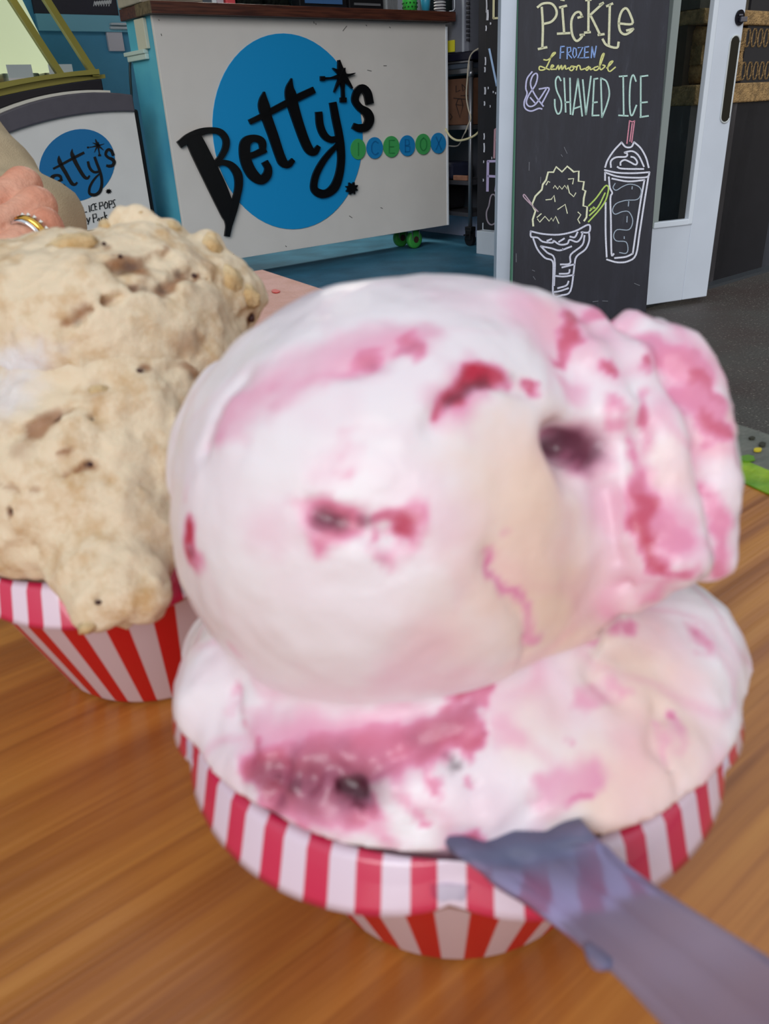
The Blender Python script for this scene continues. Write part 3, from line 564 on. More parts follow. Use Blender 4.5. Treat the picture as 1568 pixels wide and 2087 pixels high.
# ================================================================== CHALKBOARDS
m_slate, t, b = node_mat('chalkboard_slate')
tc = t.nodes.new('ShaderNodeTexCoord'); mp_ = t.nodes.new('ShaderNodeMapping'); mp_.inputs['Scale'].default_value = (14, 14, 2.4)
n1 = t.nodes.new('ShaderNodeTexNoise'); n1.inputs['Scale'].default_value = 2.2; n1.inputs['Detail'].default_value = 7; n1.inputs['Roughness'].default_value = .7
t.links.new(tc.outputs['Object'], mp_.inputs[0]); t.links.new(mp_.outputs[0], n1.inputs['Vector'])
t.links.new(ramp(t, n1.outputs['Fac'], [(.45, (33, 33, 43)), (.62, (39, 40, 51)), (.80, (74, 76, 86))]), b.inputs['Base Color']); b.inputs['Roughness'].default_value = .55
b.inputs['Specular IOR Level'].default_value = .3
BL = onz(1044, 722, 0); BR = onz(1312, 716, 0)
BX = (BR-BL); bw = np.linalg.norm(BX); BX /= bw; bnh = np.array([BX[1], -BX[0], 0.])
la = math.radians(6.5); BU = np.array([0, 0, 1.])*math.cos(la)-bnh*math.sin(la); BNn = bnh*math.cos(la)+np.array([0, 0, 1.])*math.sin(la)
def mpc(px, py): return pl_hit(px, py, BL, BNn)+BNn*.0006
def bc(px, py):
    p = pl_hit(px, py, BL, BNn)-BL; return p @ BX, p @ BU
u_l0, u_l1 = bc(1056, 10)[0], bc(1047, 600)[0]; u_r0, u_r1 = bc(1364, 10)[0], bc(1319, 630)[0]
u0, u1 = (u_l0+u_l1)/2, (u_r0+u_r1)/2
def bbox(a0, a1, h0, h1, d0, d1): return hexa([BL+BX*a+BU*h+BNn*d for a in (a0, a1) for h in (h0, h1) for d in (d0, d1)])
cb = thing('chalkboard_sign', 'leaning black chalkboard advertising frozen lemonade and shaved ice', 'sign', BL+BX*(u0+u1)/2)
obj('board', bbox(u0, u1, .004, 1.45, -.018, 0), m_slate, cb, rot=None, bevel=.002)
def c5(s): return [(1020+x/4.612, y/4.612) for x, y in s]
def c6(s): return [(1020+x/4.612, 300+y/4.612) for x, y in s]
def chalk(name, rgb, strokes, hw, conv, curve=True, label=None, sub=4):
    m = mat('chalk_%d_%d_%d' % rgb, rgb, .95, .25, 400)
    obj(name, join(*[stroke(conv(s), hw/4.612, mpc, BNn, .0012, sub, curve and len(s) > 2) for s in strokes]), m, cb, label=label)
chalk('chalk_lettering', (226, 226, 192), [[(390, 70), (400, 250), (395, 450)], [(358, 462), (437, 445)], [(350, 70), (400, 35), (480, 35), (525, 90), (525, 150), (480, 205), (412, 225)],
  [(570, -4), (600, 2)], [(558, 72), (622, 55)], [(582, 70), (600, 312)], [(538, 318), (652, 312)], [(770, 160), (745, 115), (700, 130), (668, 200), (675, 320), (712, 385), (752, 365), (778, 325)], [(730, 168), (772, 155)], [(750, 330), (790, 328)],
  [(830, 0), (828, 300)], [(792, 308), (846, 303)], [(962, 35), (842, 145)], [(850, 150), (900, 250), (938, 330)], [(920, 330), (975, 322)], [(803, 4), (852, -2)], [(935, 45), (968, 28)], [(1030, 45), (1020, 420)], [(1000, 60), (1055, 35)], [(962, 370), (1000, 425), (1095, 450), (1112, 398)],
  [(1115, 222), (1238, 226), (1226, 150), (1185, 80), (1140, 110), (1115, 200), (1125, 290), (1170, 325), (1225, 300), (1250, 272)], [(1250, 272), (1188, 288)]], 11, c5, label='cream chalk word PICKLE')
chalk('chalk_lettering', (146, 178, 236), [[(568, 440), (562, 550)], [(568, 440), (602, 437)], [(566, 495), (597, 490)], [(630, 445), (628, 555)], [(630, 450), (660, 445), (664, 480), (632, 503), (672, 546)], [(690, 450), (680, 510), (695, 545), (716, 520), (712, 460), (690, 450)],
  [(730, 450), (776, 444), (728, 546), (778, 544)], [(795, 445), (790, 545)], [(795, 445), (832, 439)], [(793, 495), (827, 490)], [(790, 545), (832, 540)], [(855, 545), (862, 440)], [(862, 440), (884, 542)], [(884, 542), (902, 434)]], 6, c5, False, 'blue chalk word FROZEN')
chalk('chalk_lettering', (228, 228, 150), [[(408, 562), (450, 562), (518, 500), (490, 508), (450, 600), (418, 652), (370, 658), (372, 625), (420, 640), (462, 656)], [(472, 642), (502, 622), (485, 613), (474, 650), (512, 652)], [(522, 655), (545, 615), (550, 655), (575, 615), (580, 655), (610, 615), (615, 650), (645, 638)], [(668, 624), (650, 650), (670, 665), (692, 640), (668, 622), (712, 630)],
  [(715, 660), (725, 622), (747, 620), (757, 655), (795, 645)], [(832, 625), (805, 645), (815, 662), (842, 632), (847, 655), (875, 645)], [(918, 625), (880, 640), (890, 662), (927, 640), (975, 512), (957, 520), (935, 600), (942, 655), (970, 640), (985, 620), (962, 612)], [(1000, 642), (1042, 600), (1058, 575), (1028, 590), (1010, 645), (1030, 672), (1082, 632)]], 6.5, c5, label='yellow chalk word Lemonade', sub=5)
chalk('chalk_lettering', (200, 200, 236), [[(405, 1000), (330, 900), (285, 800), (300, 722), (335, 690), (350, 720), (330, 800), (270, 890), (245, 960), (270, 1000), (320, 990), (370, 930), (435, 830)], [(365, 838), (457, 828), (430, 900), (392, 972)], [(300, 675), (252, 740), (240, 830), (252, 880), (225, 960), (235, 1020), (290, 1045), (360, 1020), (392, 1025)], [(282, 918), (325, 968)]], 7, c5, label='lilac chalk ampersand')
chalk('chalk_lettering', (192, 226, 218), [[(570, 760), (545, 720), (520, 760), (530, 850), (572, 950), (570, 1040), (540, 1072), (515, 1010), (512, 935)], [(600, 735), (615, 1055)], [(655, 735), (660, 1075)], [(610, 962), (655, 960)], [(680, 1080), (730, 740)], [(730, 740), (770, 1092)], [(698, 1020), (748, 1003)], [(775, 750), (805, 1080)], [(805, 1080), (852, 718)], [(882, 745), (865, 1085)], [(880, 745), (917, 738)], [(870, 966), (912, 960)], [(863, 1087), (928, 1085)],
  [(945, 735), (955, 1105)], [(945, 735), (1000, 770), (1025, 880), (1000, 990), (955, 1105)], [(1155, 720), (1160, 1085)], [(1118, 720), (1192, 714)], [(1113, 1085), (1202, 1090)], [(1275, 765), (1250, 705), (1225, 760), (1215, 900), (1220, 1050), (1240, 1085), (1280, 990)], [(1320, 720), (1320, 1100)], [(1318, 720), (1387, 711)], [(1322, 966), (1382, 960)], [(1313, 1102), (1392, 1090)]], 7.5, c5, label='pale green chalk words SHAVED ICE')
chalk('chalk_drawing', (224, 150, 170), [[(1215, 1135), (1190, 1350)], [(1262, 1135), (1235, 1340)], [(1240, 1160), (1218, 1330)], [(1215, 1135), (1240, 1147), (1264, 1135)]], 5.5, c5, False, 'pink chalk straw')
chalk('chalk_drawing', (236, 238, 205), [[(310, 740), (305, 680), (330, 600), (298, 540), (330, 460), (390, 400), (400, 350), (430, 310), (450, 235), (500, 235), (525, 185), (580, 232), (630, 180), (690, 232), (738, 225), (735, 320), (787, 325), (775, 400), (802, 410), (785, 480), (780, 552), (817, 560), (810, 660), (788, 692)]], 8.5, c6, False, 'cream chalk shaved ice mound')
chalk('chalk_drawing', (236, 238, 206), [[(500, 385), (512, 360), (540, 395), (555, 365), (580, 395), (605, 360), (630, 395), (632, 355), (650, 430), (690, 465), (710, 430)], [(428, 495), (480, 490), (505, 453), (515, 512)], [(540, 585), (610, 538), (630, 622)], [(345, 660), (385, 625)], [(350, 675), (370, 705), (420, 650), (460, 695), (480, 665), (495, 695), (520, 650), (550, 716)], [(430, 355), (450, 320), (465, 330)], [(640, 300), (690, 295), (680, 346)], [(730, 610), (757, 635), (728, 680), (748, 715)]], 5, c6, False)
chalk('chalk_drawing', (196, 170, 186), [[(355, 605), (300, 550), (222, 470), (222, 445), (240, 460), (295, 535)]], 5.5, c6)
chalk('chalk_drawing', (220, 222, 240), [[(285, 790), (400, 815), (550, 822), (700, 790), (820, 730), (845, 752), (830, 800), (760, 800)], [(285, 790), (290, 842), (350, 850), (400, 888), (490, 897), (502, 880), (560, 915), (630, 907), (652, 870), (720, 890), (760, 850), (775, 795)],
  [(310, 860), (350, 960), (420, 1040), (492, 1072), (498, 1200), (500, 1390), (580, 1390), (660, 1350), (695, 1130), (715, 1030), (800, 960), (835, 880), (835, 810)], [(380, 930), (440, 990), (510, 1050), (505, 1300)], [(792, 830), (770, 920), (662, 1010), (655, 1092), (565, 1102)], [(380, 930), (480, 950), (560, 970), (670, 932)],
  [(700, 1100), (580, 1130)], [(652, 1150), (640, 1185), (555, 1190)], [(518, 1210), (600, 1215), (692, 1200)], [(642, 1260), (620, 1300), (540, 1325)], [(500, 1362), (560, 1352), (640, 1325)], [(440, 880), (482, 863)], [(550, 890), (602, 858)], [(655, 840), (700, 846), (727, 798)], [(590, 955), (585, 965)]], 8, c6, label='white chalk sundae bowl')
chalk('chalk_drawing', (192, 222, 116), [[(830, 552), (900, 480), (980, 372), (1010, 365), (1017, 400), (990, 500), (930, 590), (828, 702)], [(838, 642), (920, 560), (985, 430)], [(840, 600), (880, 562)], [(850, 580), (890, 570)]], 7, c6, label='green chalk pickle')
chalk('chalk_drawing', (228, 230, 244), [[(985, 190), (1010, 120), (1070, 30), (1140, -45)], [(1395, 192), (1370, 100), (1320, 10), (1258, -47)], [(1140, -45), (1178, -2), (1230, -2), (1258, -47)], [(1040, 190), (1040, 130), (1090, 95), (1180, 90), (1192, 60), (1165, 52), (1240, 38), (1300, 80), (1350, 182)], [(1100, 185), (1130, 200), (1220, 205), (1347, 205)],
  [(1130, 170), (1132, 140), (1170, 120), (1220, 140), (1270, 165), (1287, 140), (1260, 100), (1228, 90)], [(980, 215), (1100, 240), (1250, 245), (1402, 235)], [(1402, 235), (1380, 280), (1250, 287), (1100, 275), (985, 237)], [(985, 237), (985, 312)],
  [(1020, 280), (1030, 380), (1052, 430), (1035, 480), (1040, 700), (1045, 1000), (1067, 1002)], [(990, 520), (990, 800), (1000, 1032)], [(1050, 295), (1200, 322), (1355, 308)], [(1355, 308), (1320, 500), (1280, 760), (1245, 1000)], [(1245, 1000), (1180, 1030), (1075, 1042)], [(1392, 280), (1350, 540), (1310, 800), (1275, 1010), (1200, 1072), (1100, 1082), (1000, 1055)]], 8, c6, label='white chalk lidded cup')
chalk('chalk_drawing', (170, 184, 200), [[(1080, 340), (1060, 380), (1090, 405), (1150, 370), (1220, 347), (1300, 370), (1325, 420), (1290, 490), (1180, 500), (1090, 530), (1055, 590), (1080, 630), (1150, 605), (1210, 610), (1245, 690), (1210, 775), (1100, 775), (1065, 830), (1090, 880), (1180, 890), (1200, 960), (1180, 997), (1120, 990)], [(1240, 370), (1238, 395)], [(1208, 510), (1203, 555)], [(1192, 650), (1190, 705)], [(1165, 840), (1165, 860)]], 4.5, c6)
SM = [[(870, 1452), (920, 1446)], [(960, 1445), (1010, 1447)], [(310, 1215), (330, 1245)], [(1260, 1280), (1310, 1300)], [(300, 1155), (325, 1165)], [(150, 1000), (150, 1080)], [(272, 140), (270, 220)], [(600, 0), (628, 60)], [(572, 70), (585, 90)], [(380, 280), (378, 340)]]
chalk('chalk_smudge', (120, 122, 130), SM, 3, c6, False)
# second board on the pilaster
PS = ST.p(1.60, 0, 0); mpp = lambda x, y: pl_hit(x, y, PS, EX)-EX*.0006
ta, tb_ = (mpp(988, 200)-A0) @ NN, FAC-.12; zlow = mpp(1010, 470)[2]
c2 = thing('chalkboard_sign', 'dark chalkboard half hidden behind the white door post', 'sign', ST.p(1.61, (ta+tb_)/2, zlow), math.atan2(EX[1], EX[0]))
obj('board', ST.box(1.60, 1.63, ta, tb_, zlow, 2.0), mat('rear_slate', (30, 29, 33), .6, .2, 12), c2, bevel=.002)
def c4(s): return [(860+x/5.217, y/5.217) for x, y in s]
for rgb, ss, hw in [((222, 214, 170), [[(768, -60), (765, 195)], [(765, 195), (866, 188)]], 11), ((170, 198, 234), [[(720, 520), (800, 912)], [(800, 912), (862, 620)]], 10), ((206, 160, 170), [[(772, 1680), (780, 1380)], [(780, 1380), (832, 1340)], [(780, 1490), (830, 1485)]], 9),
                    ((200, 184, 222), [[(700, 2030), (706, 1715)], [(706, 1715), (818, 1712)], [(704, 1872), (782, 1876)], [(788, 2030), (818, 1790)]], 13), ((160, 148, 158), [[(715, 2190+0), (690, 2260), (700, 2350), (745, 2390), (800, 2340), (812, 2200), (780, 2080), (740, 2080), (715, 2190)]], 7)]:
    m = mat('rear_chalk_%d_%d_%d' % rgb, rgb, .9)
    obj('chalk_lettering', join(*[stroke(c4(s), hw/5.217, mpp, -EX, .0012, 4, len(s) > 2) for s in ss]), m, c2)
dr_ = [(690, 60, 8, 70), (700, 160, 14, 50), (685, 300, 8, 25), (732, 250, 8, 8), (678, 650, 8, 40), (672, 740, 8, 25), (674, 965, 10, 35), (707, 935, 6, 10), (760, 978, 6, 8), (785, 990, 6, 8), (668, 1100, 8, 20), (728, 1130, 5, 10), (664, 1450, 8, 30), (664, 1570, 9, 45), (658, 1720, 6, 10), (745, 1680, 5, 10), (655, 1915, 6, 12)]
obj('paint_chip', join(*[stroke(c4([(x, y-h), (x+3, y), (x, y+h)]), w_/5.217*.8, mpp, -EX, .001) for x, y, w_, h in dr_]), mat('chip_white', (214, 214, 222), .9), c2, kind='stuff')

# ================================================================== TABLE
azg = math.radians(56.); G = np.array([math.sin(azg), math.cos(azg), 0]); Eend = np.array([.5, -.866, 0.])
TC = onz(530, 552, TABZ); TC[2] = 0
tb = thing('cafe_table', 'wooden cafe table with pink, green and grey painted borders', 'table', TC-G*.6+Eend*.45, math.pi/2-math.radians(52.))
def tpt(g, e_, z): return TC-G*g+Eend*e_+np.array([0, 0, z])
TL, TWd, TH = 1.35, .95, .032
m_wood, t, b = node_mat('varnished_pine')
tc = t.nodes.new('ShaderNodeTexCoord'); mp_ = t.nodes.new('ShaderNodeMapping'); t.links.new(tc.outputs['Object'], mp_.inputs[0])
mp_.inputs['Scale'].default_value = (1.1, 34, 1)
nb = t.nodes.new('ShaderNodeTexNoise'); nb.inputs['Scale'].default_value = 3.2; nb.inputs['Detail'].default_value = 6; nb.inputs['Roughness'].default_value = .62; nb.inputs['Distortion'].default_value = .35
t.links.new(mp_.outputs[0], nb.inputs['Vector'])
mp2 = t.nodes.new('ShaderNodeMapping'); mp2.inputs['Scale'].default_value = (2.2, 150, 1); t.links.new(tc.outputs['Object'], mp2.inputs[0])
nf = t.nodes.new('ShaderNodeTexNoise'); nf.inputs['Scale'].default_value = 2.; nf.inputs['Detail'].default_value = 4; t.links.new(mp2.outputs[0], nf.inputs['Vector'])
nl = t.nodes.new('ShaderNodeTexNoise'); nl.inputs['Scale'].default_value = 7.; nl.inputs['Detail'].default_value = 2; t.links.new(tc.outputs['Object'], nl.inputs['Vector'])
col = ramp(t, nb.outputs['Fac'], [(.26, (112, 60, 24)), (.42, (158, 98, 42)), (.56, (186, 124, 54)), (.74, (202, 142, 66))])
col = mix(t, col, (196, 118, 60), ramp(t, nl.outputs['Fac'], [(.42, (0, 0, 0)), (.62, (130, 130, 130))]))
mp3 = t.nodes.new('ShaderNodeMapping'); mp3.inputs['Scale'].default_value = (3.2, 20, 1); t.links.new(tc.outputs['Object'], mp3.inputs[0])
ng = t.nodes.new('ShaderNodeTexNoise'); ng.inputs['Scale'].default_value = 1.6; ng.inputs['Detail'].default_value = 3; t.links.new(mp3.outputs[0], ng.inputs['Vector'])
col = mix(t, col, (138, 74, 34), ramp(t, ng.outputs['Fac'], [(.50, (0, 0, 0)), (.70, (190, 190, 190))]))
col = mix(t, col, (96, 48, 18), ramp(t, nf.outputs['Fac'], [(.60, (0, 0, 0)), (.78, (170, 170, 170))]))
t.links.new(col, b.inputs['Base Color']); b.inputs['Roughness'].default_value = .32; b.inputs['Coat Weight'].default_value = .3; b.inputs['Coat Roughness'].default_value = .22
bp = t.nodes.new('ShaderNodeBump'); bp.inputs['Strength'].default_value = .25; bp.inputs['Distance'].default_value = .0015
t.links.new(nf.outputs['Fac'], bp.inputs['Height']); t.links.new(bp.outputs[0], b.inputs['Normal'])
def slab(P, z0, z1): return prism([tpt(g, e_, z0) for g, e_ in P], np.array([0, 0, 1.]), z1-z0)
obj('table_top', slab([(.004, .002), (TL, .002), (TL, TWd), (.004, TWd)], TABZ-TH, TABZ), m_wood, tb)
def te(px, py):      # pixel -> (g, e) on the table plane
    q = onz(px, py, TABZ)-tpt(0, 0, TABZ); A_ = np.array([[-G[0], Eend[0]], [-G[1], Eend[1]]]); return tuple(np.linalg.solve(A_, q[:2]))
m_pink = mat('pink_border_paint', (214, 164, 152), .55, .35, 45, .2, rgb2=(200, 148, 130), bscale=300)
m_lime = mat('lime_border_paint', (150, 182, 34), .45, .5, 55, .3, rgb2=(96, 148, 34))
m_gedge = mat('grey_edge_paint', (112, 112, 104), .6, .5, 60, .4, rgb2=(86, 92, 84))
pg = [te(530, 552), te(490, 557)]
gi, ei = te(1490, 945); g2, e2 = te(1560, 985); go, eo = te(1490, 892); go2, eo2 = te(1568, 935)
# end border: grey outermost, lime inside; pink along the far corner
def lerp(a, b_, u): return (a[0]+(b_[0]-a[0])*u, a[1]+(b_[1]-a[1])*u)
m1 = ((e2-ei)); 
inn = lambda e_: gi+(g2-gi)*(e_-ei)/(e2-ei); out = lambda e_: max(.001, go+(go2-go)*(e_-eo)/(eo2-eo))
eS = .30; eN = min(TWd, .62)
obj('lime_border', slab([(max(out(eS), .002), eS), (out(eN), eN), (inn(eN), eN), (max(inn(eS), .02), eS)], TABZ+.0002, TABZ+.0008), m_lime, tb, label='lime green painted border')
obj('grey_edge', slab([(-.003, .25), (-.003, TWd), (max(out(eN), .01), TWd), (out(eN), eN), (max(out(.25), .002), .25)], TABZ-TH, TABZ+.0005), m_gedge, tb, label='grey painted edge')
obj('pink_border', slab([(-.003, -.001), (.42, -.001), (.42, .16), (.10, .24), (.05, .26), (-.003, .26)], TABZ-.02, TABZ+.0005), m_pink, tb, label='pink painted corner')
def dab(px, py, rx, ry, m, nm):
    P = [onz(px+rx*math.cos(a)*(.8+.4*rng.random()), py+ry*math.sin(a)*(.8+.4*rng.random()), TABZ+.0009) for a in np.linspace(0, 2*math.pi, 12, endpoint=False)]
    obj(nm, prism(P, np.array([0, 0, 1.]), .0006), m, tb)
dab(562, 594, 9, 3, mat('red_paint_fleck', (204, 70, 66), .5), 'paint_fleck'); dab(537, 589, 2.4, 2, mat('white_fleck', (236, 226, 220), .5), 'paint_fleck')
dab(1545, 918, 8, 4, mat('yellow_paint_fleck', (206, 186, 40), .5), 'paint_fleck'); dab(1533, 894, 6, 2.6, mat('dark_dent', (52, 52, 40), .8), 'dent'); dab(1555, 907, 8, 4, mat('dark_dent', (52, 52, 40), .8), 'dent')
dab(1524, 936, 16, 6, mat('dark_lime', (92, 140, 36), .5), 'paint_fleck')
m_leg = mat('table_leg_grey', (84, 84, 80), .6, .2, 20)
for g_, e_ in ((.08, .08), (TL-.08, .08), (.08, TWd-.08), (TL-.08, TWd-.08)):
    obj('leg', slab([(g_-.03, e_-.03), (g_+.03, e_-.03), (g_+.03, e_+.03), (g_-.03, e_+.03)], 0, TABZ-TH-.001), m_leg, tb, bevel=.004)
obj('apron', join(slab([(.08, .06), (TL-.08, .06), (TL-.08, .085), (.08, .085)], TABZ-.11, TABZ-TH-.0005), slab([(.08, TWd-.085), (TL-.08, TWd-.085), (TL-.08, TWd-.06), (.08, TWd-.06)], TABZ-.11, TABZ-TH-.0005), slab([(.06, .085), (.085, .085), (.085, TWd-.085), (.06, TWd-.085)], TABZ-.11, TABZ-TH-.0005)), m_leg, tb)

# ================================================================== IMPLICIT SURFACES
def vnoise(P, freq, seed):
    r = np.random.default_rng(seed); T = r.random((32, 32, 32)).astype(np.float32)
    Q = P*freq; I = np.floor(Q).astype(int); f = Q-I; f = f*f*(3-2*f); o = 0
    for a in (0, 1):
        for b_ in (0, 1):
            for c in (0, 1):
                wgt = (f[..., 0] if a else 1-f[..., 0])*(f[..., 1] if b_ else 1-f[..., 1])*(f[..., 2] if c else 1-f[..., 2])
                o = o+wgt*T[(I[..., 0]+a) % 32, (I[..., 1]+b_) % 32, (I[..., 2]+c) % 32]
    return o*2-1
def smin(a, b_, k):
    h = np.clip(.5+.5*(b_-a)/k, 0, 1); return b_+(a-b_)*h-k*h*(1-h)
def smax(a, b_, k): return -smin(-a, -b_, k)
def sph(P, c, r): return np.linalg.norm(P-np.asarray(c), axis=-1)-r
def ell(P, c, R, ax):
    q = (P-np.asarray(c)) @ np.asarray(ax).T; k0 = np.linalg.norm(q/R, axis=-1); k1 = np.linalg.norm(q/np.square(R), axis=-1)
    return k0*(k0-1)/np.maximum(k1, 1e-9)
def cap_(P, a, b_, ra, rb):
    a = np.asarray(a); b_ = np.asarray(b_); ba = b_-a; h = np.clip(((P-a) @ ba)/(ba @ ba), 0, 1)
    return np.linalg.norm(P-a-h[..., None]*ba, axis=-1)-(ra+(rb-ra)*h)
def chain(P, pts, rs, k=.002):
    d = None
    for i in range(len(pts)-1):
        e_ = cap_(P, pts[i], pts[i+1], rs[i], rs[i+1]); d = e_ if d is None else smin(d, e_, k)
    return d
def surface_nets(fn, lo, hi, h):
    lo = np.array(lo); n = np.ceil((np.array(hi)-lo)/h).astype(int)+1
    g = np.stack(np.meshgrid(*[lo[i]+h*np.arange(n[i]) for i in range(3)], indexing='ij'), -1)
    D = np.empty(g.shape[:3], np.float32)
    for i in range(0, n[0], 16): D[i:i+16] = fn(g[i:i+16])
    S = D < 0
    cs = [D[a:n[0]-1+a, b_:n[1]-1+b_, c:n[2]-1+c] for a in (0, 1) for b_ in (0, 1) for c in (0, 1)]
    off = [(a, b_, c) for a in (0, 1) for b_ in (0, 1) for c in (0, 1)]
    ss = sum((c < 0).astype(np.int8) for c in cs); mask = (ss > 0) & (ss < 8)
    idx = -np.ones(mask.shape, int); cells = np.argwhere(mask); idx[mask] = np.arange(len(cells))
    vals = np.stack([c[mask] for c in cs], 1); acc = np.zeros((len(cells), 3)); cnt = np.zeros(len(cells))
    for i in range(8):
        for j in range(i+1, 8):
            if sum(abs(off[i][q]-off[j][q]) for q in range(3)) != 1: continue
            a, b_ = vals[:, i], vals[:, j]; cr = (a < 0) != (b_ < 0); u = np.where(cr, a/np.where(cr, a-b_, 1), 0)
            p = np.array(off[i])+u[:, None]*(np.array(off[j])-np.array(off[i])); acc += p*cr[:, None]; cnt += cr
    V = lo+h*(cells+acc/cnt[:, None]); Fq = []
    for ax in range(3):
        o1, o2 = [q for q in range(3) if q != ax]
        sl = [slice(1, n[q]-1) for q in range(3)]; sl[ax] = slice(0, n[ax]-1)
        s0 = S[tuple(sl)]; sl2 = list(sl); sl2[ax] = slice(1, n[ax]); s1 = S[tuple(sl2)]
        E_ = np.argwhere(s0 != s1)
        if not len(E_): continue
        base = E_.copy(); base[:, o1] += 1; base[:, o2] += 1
        fl = s0[s0 != s1]
        def cid(d1, d2):
            q = base.copy(); q[:, o1] -= d1; q[:, o2] -= d2; return idx[q[:, 0], q[:, 1], q[:, 2]]
        quad = np.stack([cid(1, 1), cid(0, 1), cid(0, 0), cid(1, 0)], 1); quad[~fl] = quad[~fl][:, ::-1]
        if ax == 1: quad = quad[:, ::-1]
        Fq.append(quad)
    return V, np.vstack(Fq)
def trace(fn, px, py, t0=.06, t1=.6):
    d = ray(px, py); L = np.linalg.norm(d); d = d/L; t = t0
    for _ in range(90):
        v_ = float(fn((CAM+d*t)[None])[0])
        if v_ < 2e-5: break
        t += max(v_*.8, 5e-5)
        if t > t1: return None
    return CAM+d*t
def axd(p): return float((p-CAM) @ -R3[:, 2])
def seg_dist(P, a, b_):
    ba = b_-a; h = np.clip(((P-a) @ ba)/max(ba @ ba, 1e-12), 0, 1); return np.linalg.norm(P-a-h[:, None]*ba, axis=1), h
def paint(V, fn, marks, warp=.002, seed=3, grow=1.):
    """marks: (pixel polyline [(x,y,width px)], strength, softness) -> attribute 0..1; laid on the surface as real positions"""
    A_ = np.zeros(len(V)); W = np.stack([vnoise(V, 260, seed+i)*.6+vnoise(V, 620, seed+9+i)*.4 for i in range(3)], 1)*warp; Pw = V+W
    for pts, st, soft in marks:
        pts = [(x, y, w_*grow) for x, y, w_ in pts]
        Q = [(trace(fn, x, y), w_) for x, y, w_ in pts]; Q = [(q, w_*axd(q)/F) for q, w_ in Q if q is not None]
        Q = [(q, w_) for q, w_ in Q]
        if not Q: continue
        if len(Q) == 1: Q = Q*2
        best = np.zeros(len(V))
        for (a, wa), (b_, wb) in zip(Q[:-1], Q[1:]):
            d, hh_ = seg_dist(Pw, a, b_); wd = wa+(wb-wa)*hh_
            best = np.maximum(best, 1-np.clip((d/wd-(1-soft))/(2*soft), 0, 1))
        best = best*best*(3-2*best)
        A_ = np.maximum(A_, best*st)
    return A_
def marble(V, A_, lo_, hi_, mask=1., seed=90):
    n = vnoise(V, 95, seed)*.6+vnoise(V, 230, seed+1)*.4; w_ = np.stack([vnoise(V, 120, seed+k) for k in (2, 3, 4)], 1)*.004
    r = 1-np.abs(vnoise(V+w_, 85, seed+5)); r = np.clip((r-.80)/.2, 0, 1)
    A2 = A_*(.80+.30*n); return np.clip(np.maximum(A2, mask*(lo_*np.clip(n+.35, 0, 1)+hi_*r)), 0, 1)
camx = R3[:, 0]; camy = R3[:, 1]; camz = R3[:, 2]
CAMAX = np.array([camx, camy, camz])
def rotax(deg, tilt=0.):
    a = math.radians(deg); c, s = math.cos(a), math.sin(a); q = np.array([c*camx+s*camy, -s*camx+c*camy, camz])
    if tilt:
        b_ = math.radians(tilt); q = np.array([q[0]*math.cos(b_)+q[2]*math.sin(b_), q[1], -q[0]*math.sin(b_)+q[2]*math.cos(b_)])
    return q

# ================================================================== PAPER CUPS
def striped(name, n, red, pale, rough, coat=0.):
    m, t, b = node_mat(name)
    tc = t.nodes.new('ShaderNodeTexCoord'); sp_ = t.nodes.new('ShaderNodeSeparateXYZ'); t.links.new(tc.outputs['Object'], sp_.inputs[0])
    a = mmath(t, 'ARCTAN2', sp_.outputs[1], sp_.outputs[0]); f = mmath(t, 'FRACT', mmath(t, 'ADD', mmath(t, 'MULTIPLY', a, n/(2*math.pi)), 100.))
    e1 = mmath(t, 'MULTIPLY', mmath(t, 'SUBTRACT', mmath(t, 'ABSOLUTE', mmath(t, 'SUBTRACT', f, .5)), .24), 40.)
    cl = t.nodes.new('ShaderNodeClamp'); t.links.new(mmath(t, 'ADD', e1, .5), cl.inputs[0])
    t.links.new(mix(t, red, pale, cl.outputs[0]), b.inputs['Base Color']); b.inputs['Roughness'].default_value = rough; b.inputs['Coat Weight'].default_value = coat; b.inputs['Coat Roughness'].default_value = .06
    return m
m_cupb = striped('striped_paper', 24, (192, 8, 20), (208, 186, 194), .5, .1)
m_cupc = striped('striped_glossy_rim', 42, (206, 40, 82), (226, 206, 222), .3, .8)
RIN, ZR = .0455, .0490          # opening radius, rim height above the table
def make_cup(c, phase, label):
    th = thing('ice_cream_cup', label, 'cup', (c[0], c[1], TABZ), phase, 'striped ice cream cups on the table')
    c = np.array([c[0], c[1], TABZ])
    obj('body', lathe([(.0005, .0006), (.0270, .0006), (.0283, .0022), (.0448, .0430), (.0455, .0445), (.0440, .0445), (.0434, .0425), (.0270, .0045), (.0005, .0045)], c, 96), m_cupb, th, True)
    npet = 6
    def mod(i, a, r, z):
        u = abs(math.sin((a-phase-CUSP)*npet/2)); u = u**.55
        k = (0, 0, 0, .5, 1, 1, .6, 0, 0)[i]
        return r+(.0030*u-.0026)*k, z-(.0034*u-.0034)*k
    prof = [(.0455, .0440), (.0460, .0482), (.0468, .0494), (.0480, .0478), (.0498, .0412), (.0503, .0401), (.0494, .0403), (.0478, .0460), (.0455, .0440)]
    obj('rim_collar', lathe(prof, c, 192, mod=mod), m_cupc, th, True, label='glossy scalloped rim')
    return c
C1 = np.array([.0105, .117, TABZ])
CUSP = 0.; ph1 = math.atan2(CAM[1]-C1[1], CAM[0]-C1[0])
C1 = make_cup(C1, ph1, 'striped cup in front holding white berry swirl ice cream')
q = onz(362, 1424, TABZ); hdir = q-CAM; hdir[2] = 0; hdir /= np.linalg.norm(hdir)
C2 = q+hdir*.027; C2[2] = TABZ
ph2 = math.atan2(CAM[1]-C2[1], CAM[0]-C2[0])+.15
C2 = make_cup(C2, ph2, 'striped cup behind holding tan walnut ice cream')

